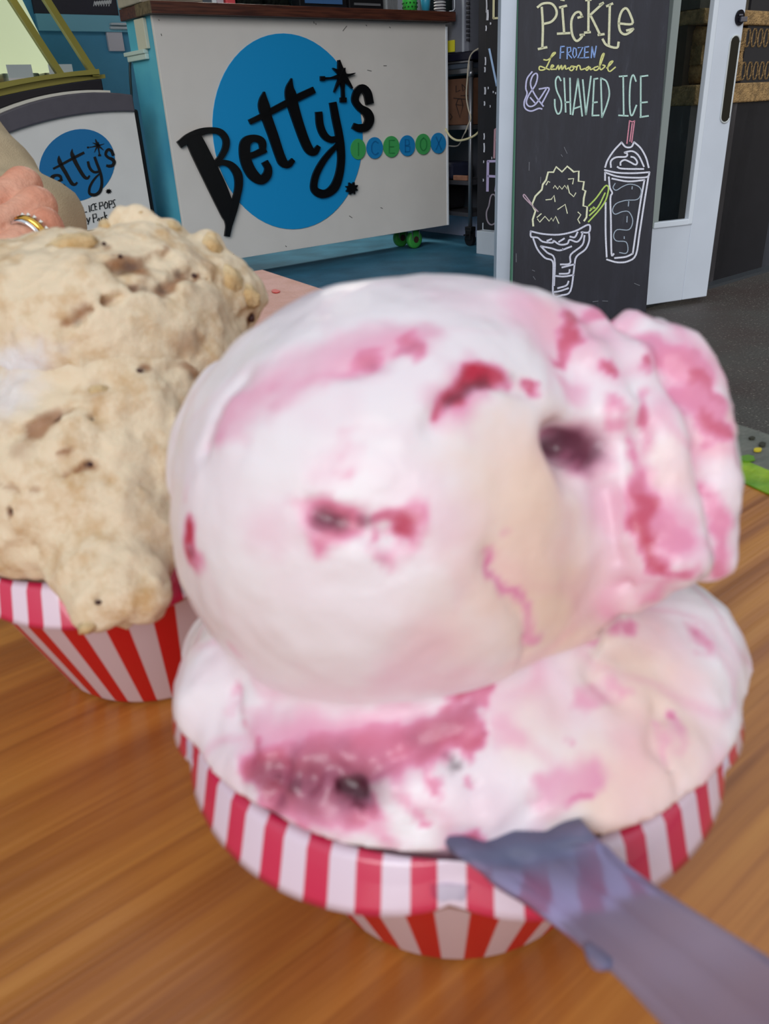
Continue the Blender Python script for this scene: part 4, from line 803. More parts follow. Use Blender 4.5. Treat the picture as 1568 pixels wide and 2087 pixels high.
# ================================================================== ICE CREAM
def ice_mat(name, base, swirl, deep, rough=.38, bscale=700., bst=.35, tint=None, sss=.25, mott=None, mscale=120., pink=None):
    m, t, b = node_mat(name)
    def at(n_):
        a = t.nodes.new('ShaderNodeAttribute'); a.attribute_name = n_; return a.outputs['Fac']
    tc = t.nodes.new('ShaderNodeTexCoord')
    c = lin(base)
    if mott:
        nm = t.nodes.new('ShaderNodeTexNoise'); nm.inputs['Scale'].default_value = mscale; nm.inputs['Detail'].default_value = 6; nm.inputs['Roughness'].default_value = .65; t.links.new(tc.outputs['Object'], nm.inputs['Vector'])
        c = mix(t, base, mott, ramp(t, nm.outputs['Fac'], [(.48, (0, 0, 0)), (.72, (255, 255, 255))]))
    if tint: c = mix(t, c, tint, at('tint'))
    a_s = at('swirl')
    if pink:
        c = mix(t, c, pink, ramp(t, a_s, [(.0, (0, 0, 0, 1)), (.38, (1, 1, 1, 1))])); c = mix(t, c, swirl, ramp(t, a_s, [(.34, (0, 0, 0, 1)), (.95, (1, 1, 1, 1))]))
    else: c = mix(t, c, swirl, a_s)
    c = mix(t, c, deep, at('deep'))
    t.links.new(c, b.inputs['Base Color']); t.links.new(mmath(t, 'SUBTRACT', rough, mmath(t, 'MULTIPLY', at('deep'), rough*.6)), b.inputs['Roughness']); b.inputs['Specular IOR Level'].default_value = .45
    b.inputs['Subsurface Weight'].default_value = sss; b.inputs['Subsurface Radius'].default_value = (.004, .002, .0016); b.inputs['Subsurface Scale'].default_value = 1.
    n1 = t.nodes.new('ShaderNodeTexNoise'); n1.inputs['Scale'].default_value = bscale; n1.inputs['Detail'].default_value = 5; n1.inputs['Roughness'].default_value = .6; t.links.new(tc.outputs['Object'], n1.inputs['Vector'])
    bp = t.nodes.new('ShaderNodeBump'); bp.inputs['Strength'].default_value = bst; bp.inputs['Distance'].default_value = .0006
    t.links.new(n1.outputs['Fac'], bp.inputs['Height']); t.links.new(bp.outputs[0], b.inputs['Normal'])
    return m
def pxr(r, d): return r*d/F
def cup_inner(P, c):            # <0 inside the cup's usable volume (open above the rim)
    rr = np.hypot(P[..., 0]-c[0], P[..., 1]-c[1]); zz = P[..., 2]-c[2]
    cone = rr-np.interp(zz, [.0045, .043, .049, .0525, .075], [.0265, .0431, .0452, .0515, .2])
    return np.maximum(cone, .0048-zz)

# ---------- front cup: upper scoop
dB = .1255
BC = atd(795, 1020, dB); BRd = .0337
def E_(px, py, d, rx, ry, rz_, deg=0., tilt=0.):     # ellipsoid from its place in the room: centre at distance d, radii from its size there
    return (atd(px, py, d), np.array([pxr(rx, d), pxr(ry, d), pxr(rz_, d)]), rotax(deg, tilt))
U_E = [E_(1345, 925, .124, 138, 268, 170, 4), E_(1180, 720, .126, 190, 120, 200, -12), E_(1340, 800, .124, 135, 140, 170, 0), E_(1370, 1080, .121, 118, 130, 150, 0),
       E_(1000, 702, .131, 220, 92, 240, -3), E_(434, 888, .136, 88, 165, 120, -18), E_(1300, 1170, .119, 92, 88, 110, 20), E_(1100, 1180, .124, 170, 190, 170, 20)]
U_SPH = [BC]
LOBES = [[(1110, 662, .1165, 46), (1205, 735, .111, 50), (1248, 850, .1085, 48), (1262, 960, .1085, 46), (1282, 1080, .109, 48), (1318, 1180, .111, 46)],
         [(1195, 668, .117, 42), (1290, 740, .112, 46), (1340, 850, .1095, 50), (1362, 980, .1085, 60), (1372, 1130, .109, 72)],
         [(1285, 684, .119, 46), (1375, 745, .1155, 54), (1425, 850, .1145, 56), (1444, 980, .1135, 58), (1440, 1128, .114, 60)],
         [(1075, 690, .118, 40), (1130, 745, .113, 34), (1180, 830, .110, 26), (1205, 900, .110, 20)]]
LOBE3 = [([atd(x, y, d) for x, y, d, r in L], [pxr(r, d) for x, y, d, r in L]) for L in LOBES]
def up_base(P):
    d = sph(P, BC, BRd)
    d = smin(d, ell(P, *U_E[4]), .008)
    fl = ell(P, *U_E[0])
    for q, r in LOBE3: fl = smin(fl, chain(P, q, r, .001), .0028)
    d = smin(d, fl, .0035); d = smin(d, ell(P, *U_E[7]), .008); d = smin(d, ell(P, *U_E[5]), .002)
    return d
GR = [([(420, 930), (455, 830), (500, 770)], 7), ([(1000, 1140), (1030, 1200), (1065, 1260), (1070, 1330)], 7), ([(880, 870), (905, 820), (960, 775), (1080, 795)], 13), ([(700, 760), (760, 750), (830, 700)], 8), ([(1240, 1010), (1262, 1120), (1300, 1225)], 9), ([(640, 1040), (700, 1075), (800, 1090)], 9)]
GR3 = []
for pts, r in GR:
    q = [trace(up_base, *p) for p in pts]; q = [x for x in q if x is not None]; GR3.append((q, pxr(r, .1)))
CV = [trace(up_base, 1152, 900), trace(up_base, 1172, 950)]; HOLES = [(660, 1055, 18), (715, 1060, 12), (800, 1085, 14), (1290, 800, 9), (765, 745, 8), (905, 815, 13)]
H3 = [(trace(up_base, x, y), pxr(r, .1)) for x, y, r in HOLES]
def up_fn(P, detail=True):
    d = up_base(P)
    for q, r in GR3:
        g = None
        for a, b_ in zip(q[:-1], q[1:]):
            e_ = cap_(P, a, b_, r, r); g = e_ if g is None else np.minimum(g, e_)
        d = smax(d, -g, .0022)
    gd = ray(1160, 910); gd = gd/np.linalg.norm(gd)
    cv = smin(ell(P, CV[0]+gd*.0015, np.array([pxr(66, .1), pxr(44, .1), .0085]), rotax(-24)), ell(P, CV[1]-gd*.0005, np.array([pxr(36, .1), pxr(52, .1), .0026]), rotax(15)), .003)
    d = smax(d, -cv, .0025)
    for q, r in H3: d = smax(d, -sph(P, q, r), .0012)
    if detail:
        d = d+vnoise(P, 55, 1)*.0009+vnoise(P, 150, 2)*.00042+vnoise(P, 420, 5)*.00016
        fl = 1/(1+np.exp(-((P-atd(1130, 760, .12)) @ camx)/.004))
        d = d+fl*(vnoise(P, 210, 8)*.0007+vnoise(P, 480, 9)*.0003)
    return d
def bbx(c, r): c = np.array(c); return c-r, c+r
lo = np.min([BC-.042, U_E[0][0]-.04, U_E[5][0]-.03], 0); hi = np.max([BC+.042, U_E[0][0]+.04, U_E[5][0]+.03], 0)
lo[2] = TABZ+.03
V1, F1 = surface_nets(up_fn, lo, hi, .00085)
fnu = lambda P: up_fn(P, False)
sw = paint(V1, fnu, [
 ([(455, 880, 30), (540, 800, 46), (650, 745, 50), (760, 702, 46), (850, 690, 36)], .34, .9), ([(570, 800, 30), (640, 775, 26), (720, 770, 20)], .42, .9), ([(832, 690, 16), (860, 720, 18), (820, 725, 14)], .62, .7), ([(735, 735, 24), (770, 720, 16)], .6, .8), ([(640, 740, 14), (630, 775, 10)], .4, .8),
 ([(385, 1010, 16), (420, 930, 16), (460, 870, 16)], .22, .9), ([(402, 1030, 16), (390, 1085, 24), (396, 1140, 22)], .95, .55), ([(410, 1150, 18)], .4, .8),
 ([(618, 978, 9), (640, 1005, 12), (648, 1040, 18)], .66, .6), ([(655, 1050, 44), (690, 1065, 40)], .72, .5), ([(770, 1085, 22), (815, 1080, 26)], .95, .5), ([(845, 1050, 18), (850, 1100, 20), (800, 1140, 26), (760, 1120, 22)], .55, .7), ([(660, 950, 34), (720, 930, 20)], .2, 1.), ([(695, 955, 16), (712, 940, 10)], .55, .8), ([(702, 880, 14), (698, 930, 12)], .24, .9), ([(560, 1080, 50)], .16, 1.), ([(860, 1040, 70), (900, 1080, 60)], .14, 1.),
 ([(875, 880, 10), (888, 845, 20), (920, 805, 28), (965, 775, 26), (1020, 765, 20)], .95, .5), ([(1060, 795, 12), (1085, 800, 14)], .98, .5), ([(915, 840, 40), (940, 790, 40)], .45, .8),
 ([(1070, 640, 60), (1170, 680, 70), (1200, 640, 50)], .30, .8), ([(1172, 640, 20), (1160, 700, 18), (1148, 745, 14)], .82, .5), ([(1200, 650, 14), (1250, 650, 16)], .6, .6), ([(1150, 790, 24), (1180, 800, 20)], .35, .8), ([(1245, 735, 14), (1262, 760, 12)], .85, .5),
 ([(1290, 800, 14), (1300, 880, 16), (1322, 950, 22), (1330, 1020, 30)], .72, .55), ([(1330, 1020, 28), (1305, 1075, 26)], .92, .5), ([(1300, 1080, 16), (1325, 1130, 18), (1370, 1160, 18), (1420, 1166, 20)], .92, .5), ([(1345, 1070, 60), (1390, 1100, 50)], .5, .8),
 ([(1310, 690, 30), (1370, 720, 40), (1430, 760, 36)], .5, .7), ([(1320, 740, 14), (1400, 745, 14), (1450, 810, 20)], .82, .5), ([(1380, 800, 40), (1440, 830, 40)], .62, .7), ([(1425, 850, 18), (1455, 875, 26), (1470, 880, 22)], .9, .5), ([(1440, 1000, 20), (1480, 1060, 24), (1475, 1150, 22)], .5, .7), ([(1260, 830, 14), (1250, 900, 12)], .45, .7), ([(1240, 920, 14), (1275, 1000, 14)], .28, .8),
 ([(1000, 1130, 12), (1005, 1180, 12), (1060, 1225, 12), (1075, 1290, 14)], .5, .7), ([(965, 955, 8)], .6, .6), ([(922, 1050, 7)], .7, .6), ([(1035, 1088, 9)], .7, .6), ([(1320, 1215, 26), (1360, 1190, 22)], .45, .8), ([(1290, 1215, 12)], .7, .6), ([(1150, 905, 50), (1185, 925, 44)], .5, .7),  # the cave mark here paints the hollow's shade in as colour
 ([(930, 1370, 40), (800, 1400, 40), (870, 1330, 60)], .16, 1.), ([(480, 1320, 18), (600, 1440, 20), (760, 1475, 22)], .3, .9), ([(400, 800, 30)], .14, 1.), ([(1000, 620, 60), (900, 600, 40)], .12, 1.)], .0022, 31, grow=1.22)
dp = paint(V1, fnu, [([(655, 1055, 26), (690, 1065, 20)], .75, .6), ([(740, 1062, 14)], .55, .7), ([(760, 745, 12)], .35, .8), ([(900, 830, 12), (940, 795, 16), (985, 780, 14)], .6, .6), ([(1040, 770, 14)], .35, .8), ([(396, 1120, 14)], .5, .7), ([(790, 1140, 16)], .35, .8), ([(1422, 1168, 12)], .7, .5), ([(1292, 800, 8)], .8, .5), ([(805, 1085, 12)], .3, .7), ([(1122, 908, 30), (1155, 900, 44), (1192, 925, 38)], .85, .6), ([(1225, 1290, 10), (1270, 1280, 8)], .6, .6)], .0013, 77)  # cave marks paint shade into the hollow; the other spots are dark berry
ti = paint(V1, fnu, [([(1080, 960, 130), (1090, 1150, 150), (1150, 1300, 130)], .75, 1.), ([(960, 1290, 110)], .4, 1.), ([(1460, 880, 40)], .6, 1.), ([(1130, 660, 50)], .5, 1.), ([(1380, 960, 70)], .4, 1.)], .003, 15)  # large right-side marks paint warm bounced light into the colour
fm = 1/(1+np.exp(-((V1-atd(1150, 760, .115)) @ camx)/.003)); sw = marble(V1, sw, .10, .12, .35+fm*1.3)
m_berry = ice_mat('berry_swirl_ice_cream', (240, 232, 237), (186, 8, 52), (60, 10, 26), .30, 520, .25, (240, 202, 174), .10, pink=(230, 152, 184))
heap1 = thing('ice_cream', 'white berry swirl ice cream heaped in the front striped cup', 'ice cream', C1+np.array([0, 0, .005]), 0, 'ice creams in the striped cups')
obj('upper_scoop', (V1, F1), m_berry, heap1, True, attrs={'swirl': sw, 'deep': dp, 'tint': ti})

# ---------- front cup: lower scoop
RC = C1+np.array([0, 0, ZR])
L_E = [E_(1180, 1560, .128, 300, 190, 260, 0), E_(640, 1560, .124, 210, 180, 200, 0), E_(1340, 1400, .130, 130, 130, 150, 0), E_(1420, 1330, .136, 70, 110, 120, 8), E_(440, 1420, .130, 70, 120, 120, -12), E_(820, 1680, .116, 230, 90, 150, 4), E_(1200, 1680, .118, 170, 90, 150, -6)]
def lo_base(P):
    d = ell(P, RC+np.array([0, 0, -.005]), np.array([.0485, .0485, .027]), np.eye(3))
    for k in L_E: d = smin(d, ell(P, *k), .006)
    return smax(d, cup_inner(P, C1), .0006)
LG = [([(490, 1390), (480, 1470), (510, 1540)], 9), ([(1230, 1300), (1200, 1380), (1260, 1420)], 12), ([(1350, 1450), (1330, 1520), (1380, 1600)], 9), ([(900, 1570), (960, 1540), (1010, 1470)], 11), ([(930, 1720), (1050, 1725), (1190, 1695)], 12), ([(760, 1580), (850, 1530), (930, 1500)], 9), ([(1090, 1640), (1040, 1700)], 7)]
LG3 = []
for pts, r in LG:
    q = [trace(lo_base, *p) for p in pts]; LG3.append(([x for x in q if x is not None], pxr(r, .105)))
LH = [(trace(lo_base, x, y), pxr(r, .105)) for x, y, r in [(724, 1606, 34), (692, 1598, 22), (744, 1632, 22), (640, 1592, 28), (575, 1565, 26), (560, 1620, 22), (690, 1560, 18), (960, 1600, 9), (860, 1672, 8)]]
LB = [(trace(lo_base, x, y), pxr(r, .105)) for x, y, r in [(672, 1600, 15), (620, 1540, 18), (700, 1530, 16), (600, 1610, 14), (760, 1545, 15), (820, 1520, 16), (540, 1530, 14), (560, 1590, 12), (730, 1655, 12), (655, 1640, 12), (880, 1560, 14), (800, 1600, 12)]]
def lo_fn(P, detail=True):
    d = lo_base(P)
    for q, r in LG3:
        g = None
        for a, b_ in zip(q[:-1], q[1:]):
            e_ = cap_(P, a, b_, r, r); g = e_ if g is None else np.minimum(g, e_)
        if g is not None: d = smax(d, -g, .002)
    for q, r in LH:
        if q is not None: d = smax(d, -sph(P, q, r), .0015)
    for q, r in LB:
        if q is not None: d = smin(d, sph(P, q, r*.8), .0012)
    if detail: d = d+vnoise(P, 60, 11)*.0011+vnoise(P, 170, 12)*.0006+vnoise(P, 430, 13)*.00022
    d = np.maximum(d, cup_inner(P, C1))
    u_ = up_fn(P, detail); d = np.maximum(smin(d, u_+.0005, .0035), cup_inner(P, C1))
    return np.maximum(d, -(u_+.0035))
V2, F2 = surface_nets(lo_fn, RC-np.array([.054, .054, .048]), RC+np.array([.054, .054, .04]), .00085)
fnl = lambda P: lo_fn(P, False)
sw2 = paint(V2, fnl, [([(520, 1560, 34), (600, 1570, 56), (700, 1560, 60), (790, 1540, 46), (880, 1500, 36), (950, 1480, 24)], .72, .55), ([(560, 1620, 34), (680, 1640, 50), (740, 1660, 36)], .75, .5), ([(520, 1500, 40), (700, 1490, 40), (860, 1470, 34)], .36, .9), ([(760, 1690, 26), (790, 1720, 22)], .45, .8), ([(690, 1700, 18)], .3, .9),
 ([(940, 1425, 20), (985, 1395, 18)], .85, .5), ([(985, 1395, 12), (975, 1470, 12), (955, 1535, 12)], .7, .5), ([(890, 1510, 22), (960, 1520, 20), (985, 1505, 14)], .8, .5), ([(880, 1560, 14), (920, 1610, 10)], .6, .6), ([(930, 1460, 14)], .7, .6), ([(965, 1602, 10)], .85, .5), ([(860, 1672, 14)], .7, .6), ([(820, 1600, 16), (850, 1650, 14)], .5, .7),
 ([(1120, 1610, 26), (1180, 1590, 40), (1215, 1580, 30)], .46, .6), ([(1170, 1632, 10), (1210, 1620, 8)], .8, .5), ([(1030, 1470, 30), (1050, 1510, 24)], .3, .9), ([(1365, 1465, 16)], .9, .5), ([(1380, 1490, 26)], .4, .8), ([(1430, 1310, 24)], .5, .7), ([(1210, 1290, 18), (1290, 1270, 14)], .6, .6), ([(1190, 1420, 20), (1250, 1410, 18)], .35, .8), ([(1330, 1480, 14), (1350, 1540, 14)], .3, .9), ([(925, 1722, 16), (1000, 1720, 14)], .7, .6), ([(490, 1400, 8), (480, 1470, 8), (510, 1540, 8)], .35, .8), ([(1160, 1490, 8)], .5, .6), ([(1300, 1520, 60)], .16, 1.), ([(470, 1450, 14), (600, 1470, 20)], .22, 1.)], .0024, 41, grow=1.2)
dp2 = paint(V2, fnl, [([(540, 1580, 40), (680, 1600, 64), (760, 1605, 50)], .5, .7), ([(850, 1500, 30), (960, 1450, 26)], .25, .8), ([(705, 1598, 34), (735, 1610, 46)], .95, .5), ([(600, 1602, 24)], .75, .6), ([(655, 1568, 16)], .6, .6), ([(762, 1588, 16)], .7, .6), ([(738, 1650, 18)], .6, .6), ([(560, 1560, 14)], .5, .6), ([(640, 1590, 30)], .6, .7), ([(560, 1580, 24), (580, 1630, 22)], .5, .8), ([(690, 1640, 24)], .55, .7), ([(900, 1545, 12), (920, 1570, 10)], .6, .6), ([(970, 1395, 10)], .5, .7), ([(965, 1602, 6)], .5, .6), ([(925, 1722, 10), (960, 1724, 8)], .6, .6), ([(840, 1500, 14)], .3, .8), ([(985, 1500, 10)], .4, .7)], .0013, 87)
ti2 = paint(V2, fnl, [([(1300, 1350, 110), (1350, 1500, 120), (1250, 1620, 110)], .65, 1.), ([(1100, 1480, 80)], .35, 1.)], .003, 16)  # warm bounce on the right flank, painted in as colour
sw2 = marble(V2, sw2, .12, .15, .9, 60)
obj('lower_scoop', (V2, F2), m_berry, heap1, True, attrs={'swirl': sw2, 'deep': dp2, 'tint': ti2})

# ---------- rear cup: tan walnut ice cream
dT = .195
T_E = [E_(215, 712, .198, 285, 222, 270, -6), E_(330, 590, .200, 130, 110, 150, -20), E_(60, 652, .196, 190, 146, 190, 0), E_(450, 610, .206, 85, 90, 100, -30), E_(280, 470, .203, 62, 46, 70, 0), E_(425, 510, .204, 40, 44, 60, 0), E_(150, 524, .204, 75, 34, 80, 5), E_(350, 490, .203, 40, 34, 60, 0), E_(505, 600, .210, 40, 30, 40, -35)]
def tu_base(P):
    d = ell(P, *T_E[0])
    for i, k in enumerate(T_E[1:]): d = smin(d, ell(P, *k), .006 if i < 3 else .0025)
    return d
TG = [([(130, 670), (165, 650), (215, 615), (255, 608)], 14), ([(225, 550), (270, 590), (330, 590), (375, 560)], 13), ([(235, 545), (290, 535), (345, 515)], 10), ([(180, 505), (235, 500)], 6), ([(395, 560), (440, 575)], 9), ([(500, 640), (515, 655)], 12)]
TG3 = [([x for x in [trace(tu_base, *p) for p in pts] if x is not None], pxr(r, .165)) for pts, r in TG]
def rough_(P, sd): return vnoise(P, 70, sd)*.0011+vnoise(P, 190, sd+1)*.0008+vnoise(P, 420, sd+2)*.0006+vnoise(P, 800, sd+3)*.0003
def tu_fn(P, detail=True):
    d = tu_base(P)
    for q, r in TG3:
        for a, b_ in zip(q[:-1], q[1:]): d = smax(d, -cap_(P, a, b_, r, r), .0015)
    if detail: d = d+rough_(P, 21)
    return d
c_ = T_E[0][0]
V3, F3 = surface_nets(tu_fn, np.array([c_[0]-.050, c_[1]-.042, TABZ+.045]), np.array([c_[0]+.052, c_[1]+.045, TABZ+.140]), .00085)
fnt = lambda P: tu_fn(P, False)
sw3 = paint(V3, fnt, [([(230, 548, 16), (280, 540, 18), (300, 555, 14)], .8, .6), ([(270, 590, 14), (330, 592, 14), (380, 560, 14)], .8, .6), ([(340, 515, 8), (300, 530, 8)], .6, .7), ([(140, 660, 12), (170, 640, 14), (230, 612, 10)], .75, .7), ([(395, 562, 8)], .9, .5), ([(425, 572, 7)], .8, .5), ([(510, 650, 14)], .8, .6), ([(240, 520, 8)], .6, .6), ([(212, 500, 7)], .6, .6), ([(400, 520, 18), (420, 540, 16)], .35, .9), ([(430, 620, 50), (470, 660, 50)], .2, 1.), ([(370, 700, 20), (410, 690, 16)], .5, .9)], .002, 51)
dp3 = paint(V3, fnt, [([(255, 552, 14), (275, 545, 10)], .6, .7), ([(365, 558, 10)], .7, .6), ([(270, 590, 8), (330, 594, 8)], .5, .7), ([(165, 665, 8)], .5, .8), ([(512, 650, 8)], .7, .6)], .0013, 61)
ti3 = paint(V3, fnt, [([(20, 790, 80), (60, 760, 60)], .9, .7), ([(120, 710, 20)], .4, .9)], .003, 18)
m_tan = ice_mat('walnut_ice_cream', (226, 206, 176), (140, 84, 40), (52, 24, 26), .5, 520, .8, (226, 222, 226), .15, (192, 152, 100), 110.)
nutm = mat('walnut_piece', (224, 200, 160), .6, .35, 160, .5, rgb2=(196, 160, 108), sss=.1); crumb = mat('dark_crumb', (62, 30, 26), .5)
def nut(parent, fn, px, py, rx, ry, name, m, sink=.35, deg=0.):
    p = trace(fn, px, py)
    if p is None: return
    d = axd(p); R_ = np.array([pxr(rx, d), pxr(ry, d), pxr(min(rx, ry), d)]); p = p+ray(px, py)*(sink*R_[2]); ax = rotax(deg); V = []
    k, l = 10, 6
    for i in range(1, l):
        for j in range(k):
            a, b_ = math.pi*i/l, 2*math.pi*j/k; u = np.array([math.sin(a)*math.cos(b_), math.cos(a), math.sin(a)*math.sin(b_)])
            V.append(p+(u*R_*(.85+.3*rng.random())) @ ax)
    V += [p+np.array([0, R_[1], 0]) @ ax, p-np.array([0, R_[1], 0]) @ ax]; n_ = (l-1)*k
    f = [(i*k+j, i*k+(j+1) % k, (i+1)*k+(j+1) % k, (i+1)*k+j) for i in range(l-2) for j in range(k)]+[(j, n_, (j+1) % k) for j in range(k)]+[((l-2)*k+j, (l-2)*k+(j+1) % k, n_+1) for j in range(k)]
    obj(name, (np.array(V), f), m, parent, True)
heap2 = thing('ice_cream', 'tan ice cream with walnuts drooping over the rear striped cup', 'ice cream', C2+np.array([0, 0, .005]), 0, 'ice creams in the striped cups')
s3 = obj('upper_scoop', (V3, F3), m_tan, heap2, True, attrs={'swirl': sw3, 'deep': dp3, 'tint': ti3})
for a in [(150, 497, 52, 22, 4), (222, 465, 22, 18, 0), (285, 440, 26, 20, 0), (348, 470, 24, 18, 0), (430, 505, 26, 28, 0), (500, 600, 40, 24, -35), (465, 575, 30, 36, 10), (320, 470, 18, 14, 0)]: nut(s3, fnt, *a[:4], 'walnut_piece', nutm, .85, a[4])
for a in [(245, 522, 5, 4), (395, 562, 7, 5), (424, 573, 6, 5), (212, 497, 5, 4), (513, 648, 7, 9)]: nut(s3, fnt, *a, 'dark_crumb', crumb, .2)
W_E = [E_(170, 990, .188, 290, 250, 250, 0), E_(270, 830, .184, 150, 130, 150, 30), E_(30, 900, .190, 190, 170, 190, 0), E_(235, 1120, .166, 130, 120, 70, 0), E_(225, 1190, .1585, 108, 70, 44, 0), E_(190, 1245, .1545, 52, 44, 34, 10), E_(275, 1220, .157, 70, 34, 34, -8), E_(330, 1010, .186, 130, 190, 150, 0)]
RC2 = C2+np.array([0, 0, ZR])
def tl_base(P):
    d = ell(P, *W_E[0])
    for i, k in enumerate(W_E[1:]): d = smin(d, ell(P, *k), .006)
    e_ = ell(P, RC2+np.array([0, 0, -.008]), np.array([.0452, .0452, .022]), np.eye(3)); d = smin(d, e_, .004)
    return d
WG = [([(60, 875), (110, 850), (150, 835)], 15), ([(130, 975), (180, 945)], 7), ([(0, 975), (40, 1000), (100, 1000)], 5), ([(20, 1020), (28, 1050)], 8), ([(330, 760), (380, 745)], 10), ([(170, 860), (195, 850)], 9), ([(85, 1050), (90, 1180)], 6)]
WG3 = [([x for x in [trace(tl_base, *p) for p in pts] if x is not None], pxr(r, .155)) for pts, r in WG]
def overhang(P):                 # the tongue that hangs outside the rim stays clear of the collar
    rr = np.hypot(P[..., 0]-C2[0], P[..., 1]-C2[1]); return np.maximum(.0512-rr, -(.0518-(P[..., 2]-C2[2]))*-1)
def tl_fn(P, detail=True):
    d = tl_base(P)
    for q, r in WG3:
        for a, b_ in zip(q[:-1], q[1:]): d = smax(d, -cap_(P, a, b_, r, r), .0015)
    if detail: d = d+rough_(P, 25)
    rr = np.hypot(P[..., 0]-C2[0], P[..., 1]-C2[1]); zz = P[..., 2]-C2[2]
    shell = np.maximum(np.maximum(rr-.0508, .0430-rr), zz-.0500)      # cup wall and collar
    below = np.maximum(np.maximum(rr-.0508, zz-.0430), np.interp(zz, [.0045, .043], [.0265, .0431])-rr)
    d = np.maximum(d, -shell); d = np.maximum(d, -below); d = np.maximum(d, .0050-zz)
    u_ = tu_fn(P, detail); d = np.where(zz > .056, smin(d, u_+.0008, .0045), d)
    return np.maximum(d, -(u_+.0035))
V4, F4 = surface_nets(tl_fn, RC2-np.array([.062, .070, .046]), RC2+np.array([.060, .055, .062]), .00085)
fnw = lambda P: tl_fn(P, False)
sw4 = paint(V4, fnw, [([(60, 885, 16), (100, 862, 24), (150, 842, 14)], .8, .6), ([(130, 975, 10), (160, 960, 8), (185, 945, 12)], .8, .5), ([(120, 920, 9), (145, 915, 8)], .8, .5), ([(0, 975, 6), (25, 995, 6), (95, 1000, 5)], .5, .7), ([(25, 1035, 12), (25, 1060, 8)], .9, .5), ([(185, 855, 8)], .8, .5), ([(290, 755, 12), (275, 762, 8)], .85, .5), ([(380, 745, 14), (395, 770, 12)], .75, .6), ([(200, 1230, 12)], .5, .6), ([(80, 1090, 12)], .3, .9), ([(50, 910, 22)], .4, .9), ([(200, 795, 22)], .4, .9), ([(300, 1050, 60), (330, 1120, 50)], .14, 1.), ([(350, 1170, 10), (340, 1200, 12)], .6, .7)], .002, 71)
dp4 = paint(V4, fnw, [([(140, 848, 10), (125, 858, 8)], .8, .6), ([(28, 1035, 10)], .9, .5), ([(183, 948, 7)], .6, .6), ([(130, 975, 5)], .4, .7), ([(188, 858, 6)], .6, .6), ([(285, 757, 7)], .6, .6), ([(200, 1230, 6)], .5, .7), ([(395, 770, 8)], .5, .6), ([(132, 918, 5)], .5, .6)], .0013, 81)
ti4 = paint(V4, fnw, [([(20, 800, 60)], .7, .8)], .003, 19)
s4 = obj('lower_scoop', (V4, F4), m_tan, heap2, True, attrs={'swirl': sw4, 'deep': dp4, 'tint': ti4})
for a in [(200, 800, 24, 16, 10), (180, 1278, 24, 14, 20)]: nut(s4, fnw, *a[:4], 'walnut_piece', nutm, .6, a[4])
for a in [(28, 1033, 8, 12), (184, 946, 8, 6), (130, 976, 7, 4), (200, 1228, 7, 5), (135, 918, 8, 4), (187, 856, 4, 9), (283, 757, 8, 5)]: nut(s4, fnw, *a, 'dark_crumb', crumb, .2)

# ================================================================== SPOON
def spoon():
    sp0 = trace(fnl, 1060, 1712); d0 = axd(sp0)-.0006
    secs = [((860, 1640, d0+.012), (1150, 1618, d0+.012)), ((912, 1724, d0), (1200, 1688, d0)), ((990, 1786, .0985), (1240, 1728, .0995)), ((1082, 1846, .0945), (1288, 1772, .0955)), ((1235, 1972, .0875), (1420, 1858, .0885)), ((1350, 2090, .082), (1580, 1958, .083)), ((1640, 2400, .067), (1900, 2170, .068))]
    Ls = catmull([atd(*a) for a, _ in secs], 6); Rs = catmull([atd(*b_) for _, b_ in secs], 6); mids = (Ls+Rs)/2
    prof = [(-1, .0), (-.94, .15), (-.72, .10), (-.45, -.10), (-.20, -.02), (0, .05), (.20, -.02), (.45, -.10), (.72, .10), (.94, .15), (1, .0)]
    P = prof+[(u*.97, v-.17) for u, v in prof[::-1]]; k = len(P); V = []
    d = np.gradient(mids, axis=0)
    for i in range(len(mids)):
        t_ = d[i]/np.linalg.norm(d[i]); sd = (Rs[i]-Ls[i])/2; wd = np.linalg.norm(sd); nrm = np.cross(sd/wd, t_); nrm /= np.linalg.norm(nrm)
        if nrm @ (CAM-mids[i]) < 0: nrm = -nrm
        g_ = min(1., .25+i*.06); V += [mids[i]+sd*u+nrm*v*wd*g_ for u, v in P]
    f = [(i*k+j, i*k+(j+1) % k, (i+1)*k+(j+1) % k, (i+1)*k+j) for i in range(len(mids)-1) for j in range(k)]+[list(range(k)), list(range((len(mids)-1)*k, len(mids)*k))]
    return (np.array(V), f), mids
m_sp, t, b = node_mat('lilac_clear_plastic')
b.inputs['Base Color'].default_value = lin((196, 200, 246)); b.inputs['Transmission Weight'].default_value = .78; b.inputs['Roughness'].default_value = .28; b.inputs['IOR'].default_value = 1.2
sv, mids = spoon()
spo = thing('spoon', 'translucent lilac plastic spoon stuck in the front cup', 'spoon', atd(1060, 1715, .105))
obj('handle', sv, m_sp, spo, True)
q0 = mids[0, :3]; bd_ = mids[0, :3]-mids[6, :3]; bd_ /= np.linalg.norm(bd_)
sdv = np.cross(bd_, np.array([0, 0, 1.])); sdv /= np.linalg.norm(sdv); nv = np.cross(sdv, bd_)
V = []; kk = 20
for zf in (0, -.0012):
    V += [q0+bd_*(.006+.014*math.cos(a))+sdv*.0085*math.sin(a)+nv*zf for a in np.linspace(0, 2*math.pi, kk, endpoint=False)]
obj('bowl', (np.array(V), [list(range(kk)), list(range(kk, 2*kk))]+[(i, (i+1) % kk, (i+1) % kk+kk, i+kk) for i in range(kk)]), m_sp, spo, True)
tp = atd(1195, 1925, .089); tq = atd(1245, 1965, .087)
obj('side_tab', tube([tp, (tp+tq)/2+camy*-.0006, tq], [.0005, .0011, .0006], 8), m_sp, spo, True)

